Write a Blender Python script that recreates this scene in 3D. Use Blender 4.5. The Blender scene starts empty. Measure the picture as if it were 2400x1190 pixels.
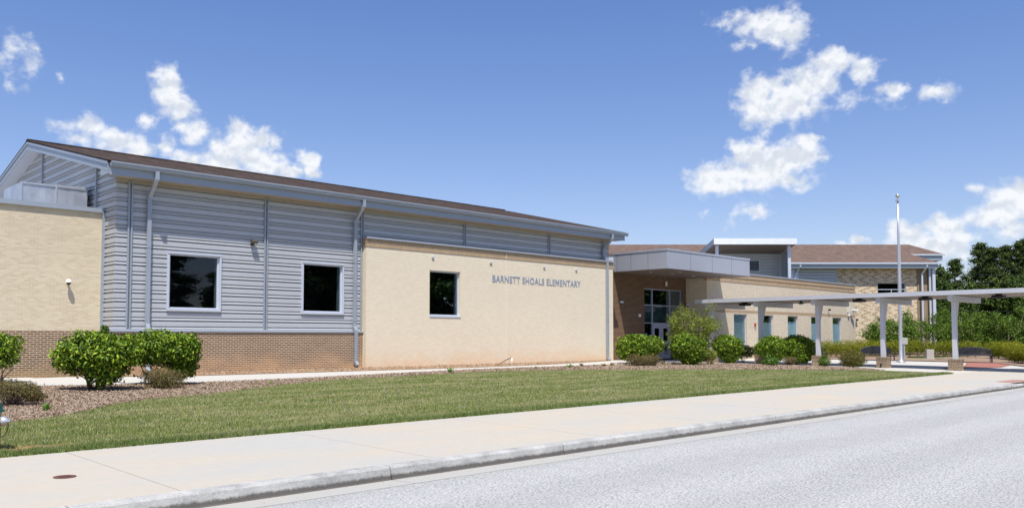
import bpy, bmesh, math, random
import numpy as np
from mathutils import Vector, Matrix
R = math.radians
scene = bpy.context.scene
COL = scene.collection

# ------------------------------------------------------------------ camera
cam = bpy.data.cameras.new('camera')
cam.sensor_width = 36.0
cam.lens = 1968.0 / 2400.0 * 36.0
cam.shift_y = 102.5 / 2400.0
cam.clip_start = 0.1
cam.clip_end = 3000
camo = bpy.data.objects.new('camera', cam)
COL.objects.link(camo)
camo.location = (0, 0, 1.75)
camo.rotation_euler = (R(90) + math.atan(.047), 0, R(-44.53))
scene.camera = camo

# ------------------------------------------------------------------ light
SUN = Vector((.30, .38, -1.0))            # the way the sunlight travels
el = math.atan2(1.0, math.hypot(.30, .38))
sl = bpy.data.lights.new('sun', 'SUN')
sl.energy = 4.6
sl.angle = R(.53)
sl.color = (1.0, .965, .90)
so = bpy.data.objects.new('sun', sl)
so.rotation_euler = SUN.to_track_quat('-Z', 'Y').to_euler()
so.location = (-20, -30, 60)
COL.objects.link(so)

world = bpy.data.worlds.new('World')
scene.world = world
world.use_nodes = True
scene.view_settings.view_transform = 'Standard'
scene.view_settings.look = 'None'
scene.view_settings.gamma = 1
scene.view_settings.use_curve_mapping = False
scene.view_settings.exposure = 0.4


class NT:
    """small wrapper to write node trees in a few words"""
    def __init__(s, nt):
        s.t = nt
    def n(s, typ, **kw):
        nd = s.t.nodes.new(typ)
        ins = kw.pop('ins', {})
        for k, v in kw.items():
            setattr(nd, k, v)
        for k, v in ins.items():
            s.put(nd.inputs[k], v)
        return nd
    def put(s, sock, v):
        if isinstance(v, bpy.types.NodeSocket):
            s.t.links.new(v, sock)
        elif isinstance(v, bpy.types.Node):
            s.t.links.new(v.outputs[0], sock)
        else:
            sock.default_value = v
    def math(s, op, a, b=0.0, c=0.0, clamp=False):
        nd = s.t.nodes.new('ShaderNodeMath'); nd.operation = op; nd.use_clamp = clamp
        s.put(nd.inputs[0], a); s.put(nd.inputs[1], b)
        if len(nd.inputs) > 2: s.put(nd.inputs[2], c)
        return nd.outputs[0]
    def vmath(s, op, a, b=(0, 0, 0), out=0):
        nd = s.t.nodes.new('ShaderNodeVectorMath'); nd.operation = op
        s.put(nd.inputs[0], a); s.put(nd.inputs[1], b)
        return nd.outputs[out]
    def noise(s, vec, scale, detail=3, rough=.55, out=0, dist=0):
        nd = s.t.nodes.new('ShaderNodeTexNoise')
        s.put(nd.inputs['Vector'], vec)
        nd.inputs['Scale'].default_value = scale; nd.inputs['Detail'].default_value = detail
        nd.inputs['Roughness'].default_value = rough; nd.inputs['Distortion'].default_value = dist
        return nd.outputs[out]
    def map(s, v, a, b, c=0.0, d=1.0, smooth=False):
        nd = s.t.nodes.new('ShaderNodeMapRange')
        if smooth: nd.interpolation_type = 'SMOOTHSTEP'
        s.put(nd.inputs[0], v)
        for i, x in enumerate((a, b, c, d)): s.put(nd.inputs[i + 1], x)
        return nd.outputs[0]
    def mix(s, f, a, b, blend='MIX'):
        nd = s.t.nodes.new('ShaderNodeMix'); nd.data_type = 'RGBA'; nd.blend_type = blend
        s.put(nd.inputs[0], f)
        s.put(nd.inputs[6], a if not isinstance(a, tuple) else (*a[:3], 1))
        s.put(nd.inputs[7], b if not isinstance(b, tuple) else (*b[:3], 1))
        return nd.outputs[2]
    def ramp(s, v, stops):
        nd = s.t.nodes.new('ShaderNodeValToRGB')
        s.put(nd.inputs[0], v)
        e = nd.color_ramp.elements
        while len(e) < len(stops): e.new(.5)
        for i, (p, c) in enumerate(stops):
            e[i].position = p; e[i].color = (*c, 1)
        return nd.outputs[0]
    def scalev(s, v, sc):
        return s.vmath('MULTIPLY', v, sc)


# ------------------------------------------------------------------ sky and its clouds
wt = world.node_tree
wt.nodes.clear()
W = NT(wt)
sky = W.n('ShaderNodeTexSky', sky_type='NISHITA', sun_disc=False)
sky.sun_elevation = el
sky.sun_rotation = math.atan2(-.30, -.38)
sky.altitude = 200
sky.air_density = 1.0
sky.dust_density = 0.9
sky.ozone_density = 2.6
tc = W.n('ShaderNodeTexCoord')
sep = W.n('ShaderNodeSeparateXYZ', ins={0: tc.outputs['Generated']})
az = W.math('MULTIPLY', W.math('ARCTAN2', sep.outputs[0], sep.outputs[1]), 57.29578)
elv = W.math('MULTIPLY', W.math('ARCSINE', sep.outputs[2]), 57.29578)
P = W.n('ShaderNodeCombineXYZ', ins={0: az, 1: elv}).outputs[0]
warp = W.scalev(W.vmath('SUBTRACT', W.noise(P, .9, 5, .62, 1), (.5, .5, .5)), (1.3, 1.0, 0))
warp2 = W.scalev(W.vmath('SUBTRACT', W.noise(P, 3.2, 4, .55, 1), (.5, .5, .5)), (.36, .32, 0))
PW = W.vmath('ADD', W.vmath('ADD', P, warp), warp2)
CL = [(59.57,20.37,1.51,0.56,0.7),(61.75,19.79,1.87,1.01,.9),(63.09,19.4,1.32,1.21,.9),(60.37,18.76,1.09,0.36,0.6),(65.67,17.21,1.4,0.81,1),(64.35,16.19,1.81,1.03,1),(63.02,15.13,2.09,1.44,1),(61.15,15.55,1.48,1.32,1),(67.43,16.51,0.99,0.76,0.8),(66.64,14.8,1.0,0.57,0.5),(61.67,14.5,1.7,1.0,.9),(69.26,14.95,1.01,0.6,0.75),(71.64,14.74,1.04,0.64,0.7),(60.55,11.95,1.48,1.03,1),(58.62,10.4,2.19,1.0,1),(61.35,10.82,2.52,1.23,1),(62.96,11.53,1.83,1.13,1),(64.15,12.12,0.91,0.75,1),(62.94,10.18,1.57,0.81,0.7),(60.64,8.26,1.02,0.55,0.7),(58.86,7.32,0.55,0.34,0.45),(57.62,8.35,0.42,0.25,0.3),(75.43,7.99,1.28,1.19,1),(74.75,7.16,1.61,0.87,1),(76.49,7.9,1.25,1.47,1),(75.27,6.0,0.96,0.62,0.45),(73.68,8.73,0.62,0.33,0.5),(69.57,6.46,1.07,0.73,1),(71.93,6.59,1.14,0.87,1),(70.86,5.61,2.3,0.99,1),(72.82,5.64,0.68,1.02,0.8),(66.99,6.1,0.75,0.32,0.8),(66.36,5.94,0.63,0.22,0.7),(21.94,15.9,0.91,0.86,1),(22.16,15.03,1.02,1.02,1),(22.93,14.2,0.87,0.78,0.95),(23.6,13.08,0.93,0.94,0.9),(22.95,13.16,0.64,0.65,0.6),(20.82,13.32,0.55,0.49,0.75),(17.7,12.64,0.94,0.85,0.7),(16.43,12.38,1.04,0.55,0.55),(19.01,12.14,1.45,0.89,0.8),(20.24,11.48,1.23,0.72,0.85),(17.13,11.95,1.41,0.5,0.5),(21.97,11.89,0.71,0.68,0.75),(23.24,11.2,1.16,0.66,0.75),(26.34,13.3,0.8,0.75,0.8),(27.41,12.84,1.08,0.86,0.9),(26.36,12.09,1.88,1.13,1),(25.32,11.08,1.59,0.86,1),(27.97,11.24,1.63,0.82,1),(29.61,10.78,0.94,0.5,1),(28.63,12.78,0.6,0.54,0.6),(30.76,11.58,0.72,0.72,1),(30.85,10.84,0.69,0.55,0.95),(13.63,16.74,0.88,0.82,0.5),(13.33,15.74,0.87,0.94,0.35),(14.62,16.78,0.4,0.33,0.45),(14.43,15.79,0.56,0.48,0.3),(13.36,14.43,0.76,0.29,0.45),(16.06,15.37,0.41,0.27,0.45)]
body = None; top = None
for (a, e_, ra, re, w_) in CL:
    d = W.scalev(W.vmath('SUBTRACT', PW, (a, e_, 0)), (1 / ra, 1 / re, 0))
    ln = W.vmath('LENGTH', d, out=1)
    v = W.math('MULTIPLY', W.math('SUBTRACT', 1.40, ln, clamp=False), w_)
    body = v if body is None else W.math('SMOOTH_MAX', body, v, .25)
fine = W.noise(W.scalev(P, (1, 1.2, 1)), 1.0, 9, .5)
fine2 = W.noise(P, 7.0, 6, .7)
dens = W.math('ADD', body, W.math('MULTIPLY', W.math('SUBTRACT', fine, .5), 1.75))
dens = W.math('ADD', dens, W.math('MULTIPLY', W.math('SUBTRACT', fine2, .5), .08))
cover = W.map(dens, .05, .95, 0, .97, smooth=True)
fa = W.noise(P, .8, 3, .5)
fb = W.noise(W.vmath('ADD', P, (.10, -.42, 0)), .8, 3, .5)
relief = W.math('MULTIPLY', W.math('SUBTRACT', fb, fa), 3.2)
shade = W.map(W.math('ADD', relief, W.math('MULTIPLY', body, -.10)), -.55, .22, 0, 1, smooth=True)
ccol = W.mix(shade, (.68, .73, .81), (.90, .92, .95))
grade = W.mix(W.map(elv, 3, 24), (1.12, 1.02, 1.10), (.80, .93, 1.24))
skyc = W.mix(1.0, sky.outputs[0], grade, 'MULTIPLY')
bgs = W.n('ShaderNodeBackground', ins={0: skyc, 1: .10})
bgc = W.n('ShaderNodeBackground', ins={0: ccol, 1: .80})
wm = W.n('ShaderNodeMixShader', ins={0: cover, 1: bgs.outputs[0], 2: bgc.outputs[0]})
W.n('ShaderNodeOutputWorld', ins={0: wm.outputs[0]})
world.cycles.sampling_method = 'MANUAL'
world.cycles.sample_map_resolution = 512


# ------------------------------------------------------------------ materials
MATS = {}

def new(name, rough=.7, spec=.3, metal=0.0):
    m = bpy.data.materials.new(name); m.use_nodes = True
    t = NT(m.node_tree)
    b = m.node_tree.nodes['Principled BSDF']
    b.inputs['Roughness'].default_value = rough
    b.inputs['Specular IOR Level'].default_value = spec
    b.inputs['Metallic'].default_value = metal
    MATS[name] = m
    return m, t, b

def uvn(t):
    return t.n('ShaderNodeUVMap').outputs[0]

def pos(t):
    return t.n('ShaderNodeNewGeometry').outputs['Position']

def bumpto(t, b, h, strength=.3, dist=.01):
    bp = t.n('ShaderNodeBump', ins={'Strength': strength, 'Distance': dist, 'Height': h})
    t.put(b.inputs['Normal'], bp.outputs[0])

def plain(name, col, rough=.5, spec=.3, metal=0.0, var=.12, sc=3.0, dirt=0.0):
    m, t, b = new(name, rough, spec, metal)
    p = pos(t)
    n1 = t.noise(p, sc, 5, .6)
    c = t.mix(n1, tuple(x * (1 - var) for x in col), tuple(min(1, x * (1 + var)) for x in col))
    if dirt:
        n2 = t.map(t.noise(t.scalev(p, (3, 3, .35)), 2.2, 6, .7), .52, .75, 0, dirt)
        c = t.mix(n2, c, tuple(x * .55 for x in col))
    t.put(b.inputs['Base Color'], c)
    t.put(b.inputs['Roughness'], t.map(n1, .3, .7, rough * .85, min(1, rough * 1.15)))
    return m

def brick(name, c1, c2, mortar, w=.203, h=.0677, mo=.010, off=.5, stain=0.0, bump=.35, bias=0.0, blot=.12):
    m, t, b = new(name, .85, .15)
    uv = uvn(t)
    br = t.n('ShaderNodeTexBrick', offset=off, ins={'Vector': uv, 'Scale': 1.0, 'Mortar Size': mo * .5, 'Mortar Smooth': .15,
             'Brick Width': w, 'Row Height': h, 'Bias': bias, 'Color1': (*c1, 1), 'Color2': (*c2, 1), 'Mortar': (*mortar, 1)})
    c = br.outputs[0]
    big = t.noise(pos(t), .55, 5, .6)
    c = t.mix(t.map(big, .3, .7, 0, blot), c, tuple(x * .6 for x in c1))
    lite = t.noise(t.scalev(uv, (3.0, 22.0, 1)), 1.0, 3, .6)
    c = t.mix(t.map(lite, .45, .7, 0, .06), c, tuple(min(1, x * 1.18 + .05) for x in c2))
    fn = t.noise(uv, 70, 3, .6)
    c = t.mix(.12, c, t.mix(fn, (0, 0, 0), (1, 1, 1)), 'SOFT_LIGHT')
    if stain:
        sz = t.n('ShaderNodeSeparateXYZ', ins={0: pos(t)}).outputs[2]
        nz = t.noise(t.scalev(pos(t), (1.1, 1.1, 1.9)), 1.0, 5, .6)
        hh = t.math('SUBTRACT', sz, t.math('MULTIPLY', nz, 1.5))
        c = t.mix(t.map(hh, .45, -.35, 0, stain, smooth=True), c, (.72, .44, .22))
    t.put(b.inputs['Base Color'], c)
    hgt = t.math('ADD', t.math('MULTIPLY', br.outputs[1], -1.0), t.math('MULTIPLY', fn, .3))
    bumpto(t, b, hgt, bump, .006)
    return m

CREAM1, CREAM2 = (.675, .58, .435), (.725, .635, .485)
cream = brick('cream_brick', CREAM1, CREAM2, (.73, .65, .49), stain=.42, bump=.25, blot=.06)
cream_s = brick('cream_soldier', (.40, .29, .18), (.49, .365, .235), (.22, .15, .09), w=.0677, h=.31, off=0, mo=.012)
brown = brick('brown_brick', (.155, .092, .056), (.225, .138, .086), (.56, .46, .33), mo=.019, stain=.35)
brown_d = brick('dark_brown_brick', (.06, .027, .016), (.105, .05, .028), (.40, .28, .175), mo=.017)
basebrick = brick('pier_brick', (.155, .098, .058), (.25, .165, .10), (.52, .44, .31), mo=.018)
basecap = brick('pier_cap_brick', (.13, .085, .052), (.20, .135, .085), (.50, .42, .30), w=.0677, h=.30, off=0, mo=.018)

# patterned brick of the rear building
m, t, b = new('patterned_brick', .85, .15)
uv = uvn(t)
su = t.n('ShaderNodeSeparateXYZ', ins={0: uv})
row = t.math('FLOOR', t.math('DIVIDE', su.outputs[1], .108))
rj = t.noise(t.n('ShaderNodeCombineXYZ', ins={0: t.math('FLOOR', t.math('DIVIDE', su.outputs[0], 1.3)), 1: t.math('FLOOR', t.math('DIVIDE', row, 7.0))}), 1.37, 0)
tri = t.math('PINGPONG', t.math('ADD', row, t.math('FLOOR', t.math('MULTIPLY', rj, 9.0))), 3.0)
fr_ = t.math('FRACT', t.math('DIVIDE', t.math('ADD', su.outputs[0], t.math('MULTIPLY', tri, .27)), 1.12))
fr2 = t.math('ADD', fr_, t.math('MULTIPLY', t.math('SUBTRACT', t.noise(t.n('ShaderNodeCombineXYZ', ins={0: t.math('FLOOR', t.math('DIVIDE', su.outputs[0], .406)), 1: t.math('MULTIPLY', row, 1.93)}), 1.15, 1, .4), .5), .9))
nn = t.math('LESS_THAN', fr2, .40)
br = t.n('ShaderNodeTexBrick', ins={'Vector': uv, 'Scale': 1.0, 'Mortar Size': .006, 'Brick Width': .203, 'Row Height': .0677,
         'Color1': (.58, .46, .32, 1), 'Color2': (.66, .53, .37, 1), 'Mortar': (.62, .52, .38, 1)})
t.put(b.inputs['Base Color'], t.mix(t.math('MULTIPLY', nn, .8), br.outputs[0], (.36, .25, .16)))

# shingles
def shingle(name, cols, var=.5):
    m, t, b = new(name, .95, .1)
    uv = uvn(t)
    br = t.n('ShaderNodeTexBrick', offset=.37, offset_frequency=3, ins={'Vector': uv, 'Scale': 1.0, 'Mortar Size': .006, 'Brick Width': .23,
             'Row Height': .14, 'Color1': (*cols[0], 1), 'Color2': (*cols[1], 1), 'Mortar': (*cols[2], 1)})
    n1 = t.noise(t.scalev(uv, (2.6, 4.2, 1)), 1.0, 5, .75)
    c = t.mix(t.map(n1, .35, .65, 0, var), br.outputs[0], cols[3])
    n2 = t.noise(t.scalev(uv, (1.5, .8, 1)), 1.0, 6, .75)
    c = t.mix(t.map(n2, .42, .62, 0, .5), c, cols[2])
    c = t.mix(t.map(n2, .42, .30, 0, .35), c, cols[3])
    t.put(b.inputs['Base Color'], c)
    bumpto(t, b, t.math('ADD', n1, br.outputs[1]), .8, .012)
    return m
shing = shingle('brown_shingles', [(.026, .018, .015), (.060, .042, .034), (.010, .008, .007), (.17, .118, .092)])
shing2 = shingle('tan_shingles', [(.125, .082, .062), (.185, .125, .098), (.07, .046, .037), (.25, .178, .142)], .45)

metal = plain('blue_grey_metal', (.34, .375, .42), .42, .45, .25, .07, 1.2, .10)
siding = plain('ribbed_siding_metal', (.465, .475, .49), .38, .5, .12, .05, .6, .06)
sidelt = plain('pale_frame_metal', (.56, .59, .65), .4, .4, .2, .05, 2)
fascia = plain('canopy_panel_metal', (.42, .43, .465), .38, .45, .3, .04, .8)
walkm = plain('walkway_aluminium', (.58, .58, .605), .45, .4, .15, .05, 1.0, .15)
soffit = plain('soffit_panel', (.42, .37, .31), .7, .2, 0, .06, 1)
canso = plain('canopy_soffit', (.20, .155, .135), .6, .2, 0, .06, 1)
dark = plain('black_metal', (.012, .012, .016), .4, .4)
bench_m = plain('bench_metal', (.012, .014, .03), .35, .5)
white = plain('white_plastic', (.78, .78, .76), .4, .4, 0, .03)
silver = plain('silver_paint', (.55, .56, .58), .35, .5, .6, .08, 8)
foil = None
m, t, b = new('insulated_duct_foil', .35, .5, .55)
n1 = t.noise(t.scalev(pos(t), (1.6, 1.6, 1.2)), 1.3, 6, .6)
t.put(b.inputs['Base Color'], t.mix(t.map(n1, .3, .7), (.40, .42, .46), (.56, .58, .62)))
bumpto(t, b, t.noise(pos(t), 5, 4), .3, .03)
foil = m
green_paint = plain('green_paint', (.008, .065, .04), .35, .5, 0, .1)
rust = plain('rusty_orange_paint', (.26, .085, .035), .6, .3, 0, .3, 12)
rustlid = plain('rusty_iron', (.15, .07, .055), .7, .3, .2, .35, 30)
redp = plain('red_paint', (.35, .03, .02), .5, .3)
sealant = plain('pale_sealant', (.78, .70, .56), .8, .1)
stone = plain('pale_stone', (.42, .40, .35), .85, .1, 0, .2, 8)
bark = plain('bark', (.12, .095, .07), .9, .1, 0, .3, 14)
twig = plain('grey_twig', (.20, .16, .125), .9, .1, 0, .35, 20)
blindm = plain('window_blind', (.56, .78, .80), .7, .2, 0, .03)
tile = plain('inner_jamb_tile', (.33, .40, .40), .6, .2, 0, .06, 3)
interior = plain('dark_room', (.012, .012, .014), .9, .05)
roof_flat = plain('flat_roof_membrane', (.42, .42, .43), .8, .1)

# blinds with fine lines
m, t, b = new('slatted_blind', .7, .2)
z = t.n('ShaderNodeSeparateXYZ', ins={0: pos(t)}).outputs[2]
sl_ = t.math('PINGPONG', z, .035)
t.put(b.inputs['Base Color'], t.mix(t.map(sl_, 0, .035, 0, 1), (.20, .30, .31), (.42, .54, .55)))
slat_blind = m

# glass
def glass(name, tint, refl=1.0):
    m = bpy.data.materials.new(name); m.use_nodes = True
    t = NT(m.node_tree); m.node_tree.nodes.clear()
    fr = t.n('ShaderNodeFresnel', ins={'IOR': 1.55})
    f = t.math('MULTIPLY', fr.outputs[0], 1.25 * refl, clamp=True)
    tr = t.n('ShaderNodeBsdfTransparent', ins={0: (*tint, 1)})
    gl = t.n('ShaderNodeBsdfGlossy', ins={0: (.78, .86, 1, 1), 'Roughness': .005})
    mx = t.n('ShaderNodeMixShader', ins={0: f, 1: tr.outputs[0], 2: gl.outputs[0]})
    t.n('ShaderNodeOutputMaterial', ins={0: mx.outputs[0]})
    return m
clear_m = glass('clear_glass', (.965, .985, .985), .4)
pane_m = glass('window_glass', (.84, .885, .89), .5)

# concrete
def concrete(name, col, warm, rough=.9, sc=1.0, stain=.5, speck=.15):
    m, t, b = new(name, rough, .15)
    p = pos(t)
    n1 = t.noise(t.scalev(p, (.35, .9, 1)), .75 * sc, 7, .62)
    n2 = t.noise(p, 9 * sc, 5, .6)
    n3 = t.noise(p, 90, 3, .6)
    c = t.mix(t.map(n1, .35, .68, 0, stain), col, warm)
    c = t.mix(t.map(n2, .4, .7, 0, .25), c, tuple(x * .86 for x in col))
    c = t.mix(speck, c, t.mix(n3, (0, 0, 0), (1, 1, 1)), 'SOFT_LIGHT')
    st = t.map(t.noise(t.scalev(p, (.7, 3.2, 1)), .8, 6, .75), .60, .74, 0, .16)
    c = t.mix(st, c, (.30, .27, .23))
    t.put(b.inputs['Base Color'], c)
    bumpto(t, b, t.math('ADD', n2, t.math('MULTIPLY', n3, .5)), .15, .004)
    return m
walk_c = concrete('sidewalk_concrete', (.405, .39, .35), (.48, .40, .295), stain=.85)
inner_c = concrete('path_concrete', (.47, .45, .41), (.50, .44, .35), stain=.3)
gutter_c = concrete('gutter_concrete', (.38, .37, .34), (.41, .38, .32))

m, t, b = new('kerb_concrete', .92, .15)
p = pos(t)
z = t.n('ShaderNodeSeparateXYZ', ins={0: p}).outputs[2]
n1 = t.noise(t.scalev(p, (1.0, 1, 2.2)), 2.6, 7, .7)
n2 = t.noise(p, 42, 5, .7)
n3 = t.noise(t.scalev(p, (9, 1, 2)), 1.0, 4, .7)
c = t.mix(t.map(n1, .35, .7), (.44, .43, .40), (.235, .235, .225))
c = t.mix(t.map(n2, .5, .7, 0, .55), c, (.60, .59, .55))
grime = t.map(t.math('SUBTRACT', z, t.math('MULTIPLY', t.math('ADD', n3, n2), .062)), .002, -.026, 0, .85)
c = t.mix(grime, c, (.07, .06, .052))
t.put(b.inputs['Base Color'], c)
bumpto(t, b, t.math('ADD', n1, n2), .5, .012)
kerb_m = m

m, t, b = new('asphalt', .93, .12)
p = pos(t)
v = t.n('ShaderNodeTexVoronoi', ins={'Vector': p, 'Scale': 62.0})
sp = t.n('ShaderNodeSeparateColor', ins={0: v.outputs['Color']})
n1 = t.noise(p, 36, 6, .75)
n2 = t.noise(t.scalev(p, (.35, 1.2, 1)), .6, 6, .6)
n4 = t.noise(p, 2.2, 6, .7)
c = t.mix(sp.outputs[0], (.18, .178, .17), (.375, .37, .352))
c = t.mix(t.map(n1, .40, .64, 0, .85), c, (.63, .62, .59))
c = t.mix(t.map(n1, .5, .30, 0, .75), c, (.07, .07, .07))
c = t.mix(t.map(n2, .4, .7, 0, .35), c, (.42, .41, .385))
c = t.mix(t.map(n4, .5, .72, 0, .25), c, (.24, .245, .265))
mk = t.map(t.noise(t.scalev(p, (.9, 6.5, 1)), 1.1, 5, .8), .69, .74, 0, .45)
c = t.mix(mk, c, (.10, .10, .105))
sy = t.n('ShaderNodeSeparateXYZ', ins={0: t.vmath('ADD', p, t.scalev(t.noise(p, .3, 3, .5, 1), (0, .9, 0)))}).outputs[1]
lane = t.math('PINGPONG', t.math('ADD', sy, .7), .95)
c = t.mix(t.map(lane, .25, .75, .14, 0, smooth=True), c, (.17, .168, .16))
t.put(b.inputs['Base Color'], c)
bumpto(t, b, t.math('ADD', n1, sp.outputs[1]), .7, .006)
asphalt = m

m, t, b = new('lawn_soil', 1, .05)
p = pos(t)
n1 = t.noise(p, 3.2, 6, .7); n2 = t.noise(p, 30, 4, .7)
c = t.mix(t.map(n1, .35, .65), (.10, .125, .045), (.19, .19, .085))
c = t.mix(t.map(n2, .4, .65, 0, .8), c, (.26, .24, .13))
bare = t.n('ShaderNodeVectorMath', operation='DISTANCE', ins={0: t.vmath('MULTIPLY', p, (.55, 1.5, 0)), 1: (3.45 * .55, 13.05 * 1.5, 0)})
c = t.mix(t.map(t.math('ADD', bare.outputs[1], t.math('MULTIPLY', n1, .9)), .95, .7, 0, 1), c, (.42, .22, .12))
t.put(b.inputs['Base Color'], c)
bumpto(t, b, n2, 1, .03)
lawn_m = m

m, t, b = new('straw_mulch', 1, .08)
p = pos(t)
n1 = t.noise(p, 22, 6, .75); n2 = t.noise(p, 1.3, 4, .6); n3 = t.noise(t.scalev(p, (60, 18, 20)), 1, 3, .6)
c = t.mix(t.map(n1, .35, .65), (.13, .08, .05), (.37, .28, .20))
c = t.mix(t.map(n3, .5, .7, 0, .7), c, (.50, .40, .33))
c = t.mix(t.map(n2, .4, .65, 0, .45), c, (.27, .155, .10))
t.put(b.inputs['Base Color'], c)
bumpto(t, b, n1, 1, .03)
mulch_m = m
m, t, b = new('orange_straw', 1, .08)
p = pos(t)
n1 = t.noise(p, 20, 6, .75)
t.put(b.inputs['Base Color'], t.mix(t.map(n1, .35, .65), (.24, .13, .07), (.52, .36, .22)))
bumpto(t, b, n1, 1, .03)
straw_m = m

pavers = brick('red_paver', (.30, .12, .09), (.36, .16, .12), (.25, .13, .10), w=.2, h=.1, mo=.008, bump=.1)
tactile = plain('red_tactile_plate', (.36, .20, .17), .8, .2, 0, .08)
m, t, b = new('distant_grass', 1, .05)
n1 = t.noise(pos(t), .4, 6, .7)
t.put(b.inputs['Base Color'], t.mix(t.map(n1, .35, .65), (.07, .10, .035), (.15, .17, .07)))
groundm = m


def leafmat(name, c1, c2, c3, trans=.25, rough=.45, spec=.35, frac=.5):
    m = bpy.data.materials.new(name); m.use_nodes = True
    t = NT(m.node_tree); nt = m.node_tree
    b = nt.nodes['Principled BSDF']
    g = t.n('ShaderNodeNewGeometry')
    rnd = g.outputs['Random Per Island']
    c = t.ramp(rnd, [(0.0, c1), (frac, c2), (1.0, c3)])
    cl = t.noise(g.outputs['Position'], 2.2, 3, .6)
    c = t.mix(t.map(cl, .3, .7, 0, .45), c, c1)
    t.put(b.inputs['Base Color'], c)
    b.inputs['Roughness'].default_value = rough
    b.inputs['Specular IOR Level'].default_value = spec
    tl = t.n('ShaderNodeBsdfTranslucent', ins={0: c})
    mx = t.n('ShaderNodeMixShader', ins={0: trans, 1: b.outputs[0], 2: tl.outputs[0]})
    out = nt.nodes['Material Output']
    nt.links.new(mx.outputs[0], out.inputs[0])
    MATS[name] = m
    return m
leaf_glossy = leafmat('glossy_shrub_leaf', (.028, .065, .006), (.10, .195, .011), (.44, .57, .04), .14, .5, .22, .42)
leaf_low = leafmat('low_bronze_leaf', (.10, .10, .035), (.17, .155, .055), (.30, .17, .07), .2, .6, .15)
leaf_ball = leafmat('olive_leaf', (.07, .08, .012), (.16, .16, .03), (.26, .19, .05), .2, .55, .2)
leaf_hedge = leafmat('yellow_green_hedge_leaf', (.08, .11, .012), (.25, .27, .022), (.56, .53, .04), .28, .6, .15)
leaf_tree = leafmat('loose_tree_leaf', (.10, .14, .025), (.24, .30, .05), (.46, .46, .09), .35, .55, .2)
leaf_back = leafmat('background_shrub_leaf', (.05, .095, .012), (.12, .21, .026), (.28, .40, .055), .28, .55, .15)
leaf_pine = leafmat('pine_needles', (.03, .052, .015), (.065, .10, .024), (.16, .21, .05), .12, .7, .15)
leaf_deci = leafmat('woodland_leaf', (.035, .065, .012), (.075, .125, .02), (.18, .24, .04), .2, .6, .2)
leaf_weed = leafmat('weed_leaf', (.06, .13, .02), (.12, .24, .03), (.2, .34, .05), .25, .5, .3)

m, t, b = new('grass_blade', .75, .15)
g = t.n('ShaderNodeNewGeometry')
rnd = g.outputs['Random Per Island']; p = g.outputs['Position']
n1 = t.noise(t.scalev(p, (.45, 1.6, 1)), 1.0, 6, .7)
n2 = t.noise(p, 5, 4, .7)
c = t.ramp(rnd, [(0, (.12, .18, .035)), (.5, (.24, .29, .075)), (.86, (.37, .37, .14)), (1, (.60, .54, .30))])
c = t.mix(t.map(n1, .44, .62, 0, .85), c, (.47, .43, .21))
c = t.mix(t.map(n2, .52, .72, 0, .55), c, (.12, .17, .045))
sy = t.n('ShaderNodeSeparateXYZ', ins={0: p}).outputs[1]
edge = t.map(t.math('ADD', sy, t.math('MULTIPLY', n2, .5)), 13.15, 12.75, 0, .6)
c = t.mix(edge, c, (.10, .17, .04))
t.put(b.inputs['Base Color'], c)
tl = t.n('ShaderNodeBsdfTranslucent', ins={0: c})
mx = t.n('ShaderNodeMixShader', ins={0: .22, 1: b.outputs[0], 2: tl.outputs[0]})
t.put(m.node_tree.nodes['Material Output'].inputs[0], mx.outputs[0])
grass_m = m
m, t, b = new('dry_needle', .9, .1)
rnd = t.n('ShaderNodeNewGeometry').outputs['Random Per Island']
t.put(b.inputs['Base Color'], t.ramp(rnd, [(0, (.21, .145, .095)), (.5, (.32, .235, .165)), (1, (.48, .39, .30))]))
needle_m = m
clover_m = plain('clover_flower', (.72, .72, .64), .8, .1)


# ------------------------------------------------------------------ object helpers
ORG = {}

def props(o, label=None, cat=None, group=None, kind=None):
    if label: o['label'] = label
    if cat: o['category'] = cat
    if group: o['group'] = group
    if kind: o['kind'] = kind
    return o

def thing(name, label, cat, loc=(0, 0, 0), rz=0.0, group=None, world_coords=False):
    o = bpy.data.objects.new(name, None)
    o.empty_display_size = .3
    o.location = loc; o.rotation_euler = (0, 0, rz)
    COL.objects.link(o)
    ORG[o.name] = Vector(loc) if world_coords else Vector((0, 0, 0))
    return props(o, label, cat, group)

def link(name, me, mat, parent=None, org=None):
    o = bpy.data.objects.new(name, me)
    if mat: me.materials.append(mat)
    COL.objects.link(o)
    if parent is not None:
        o.parent = parent
    return o

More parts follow.
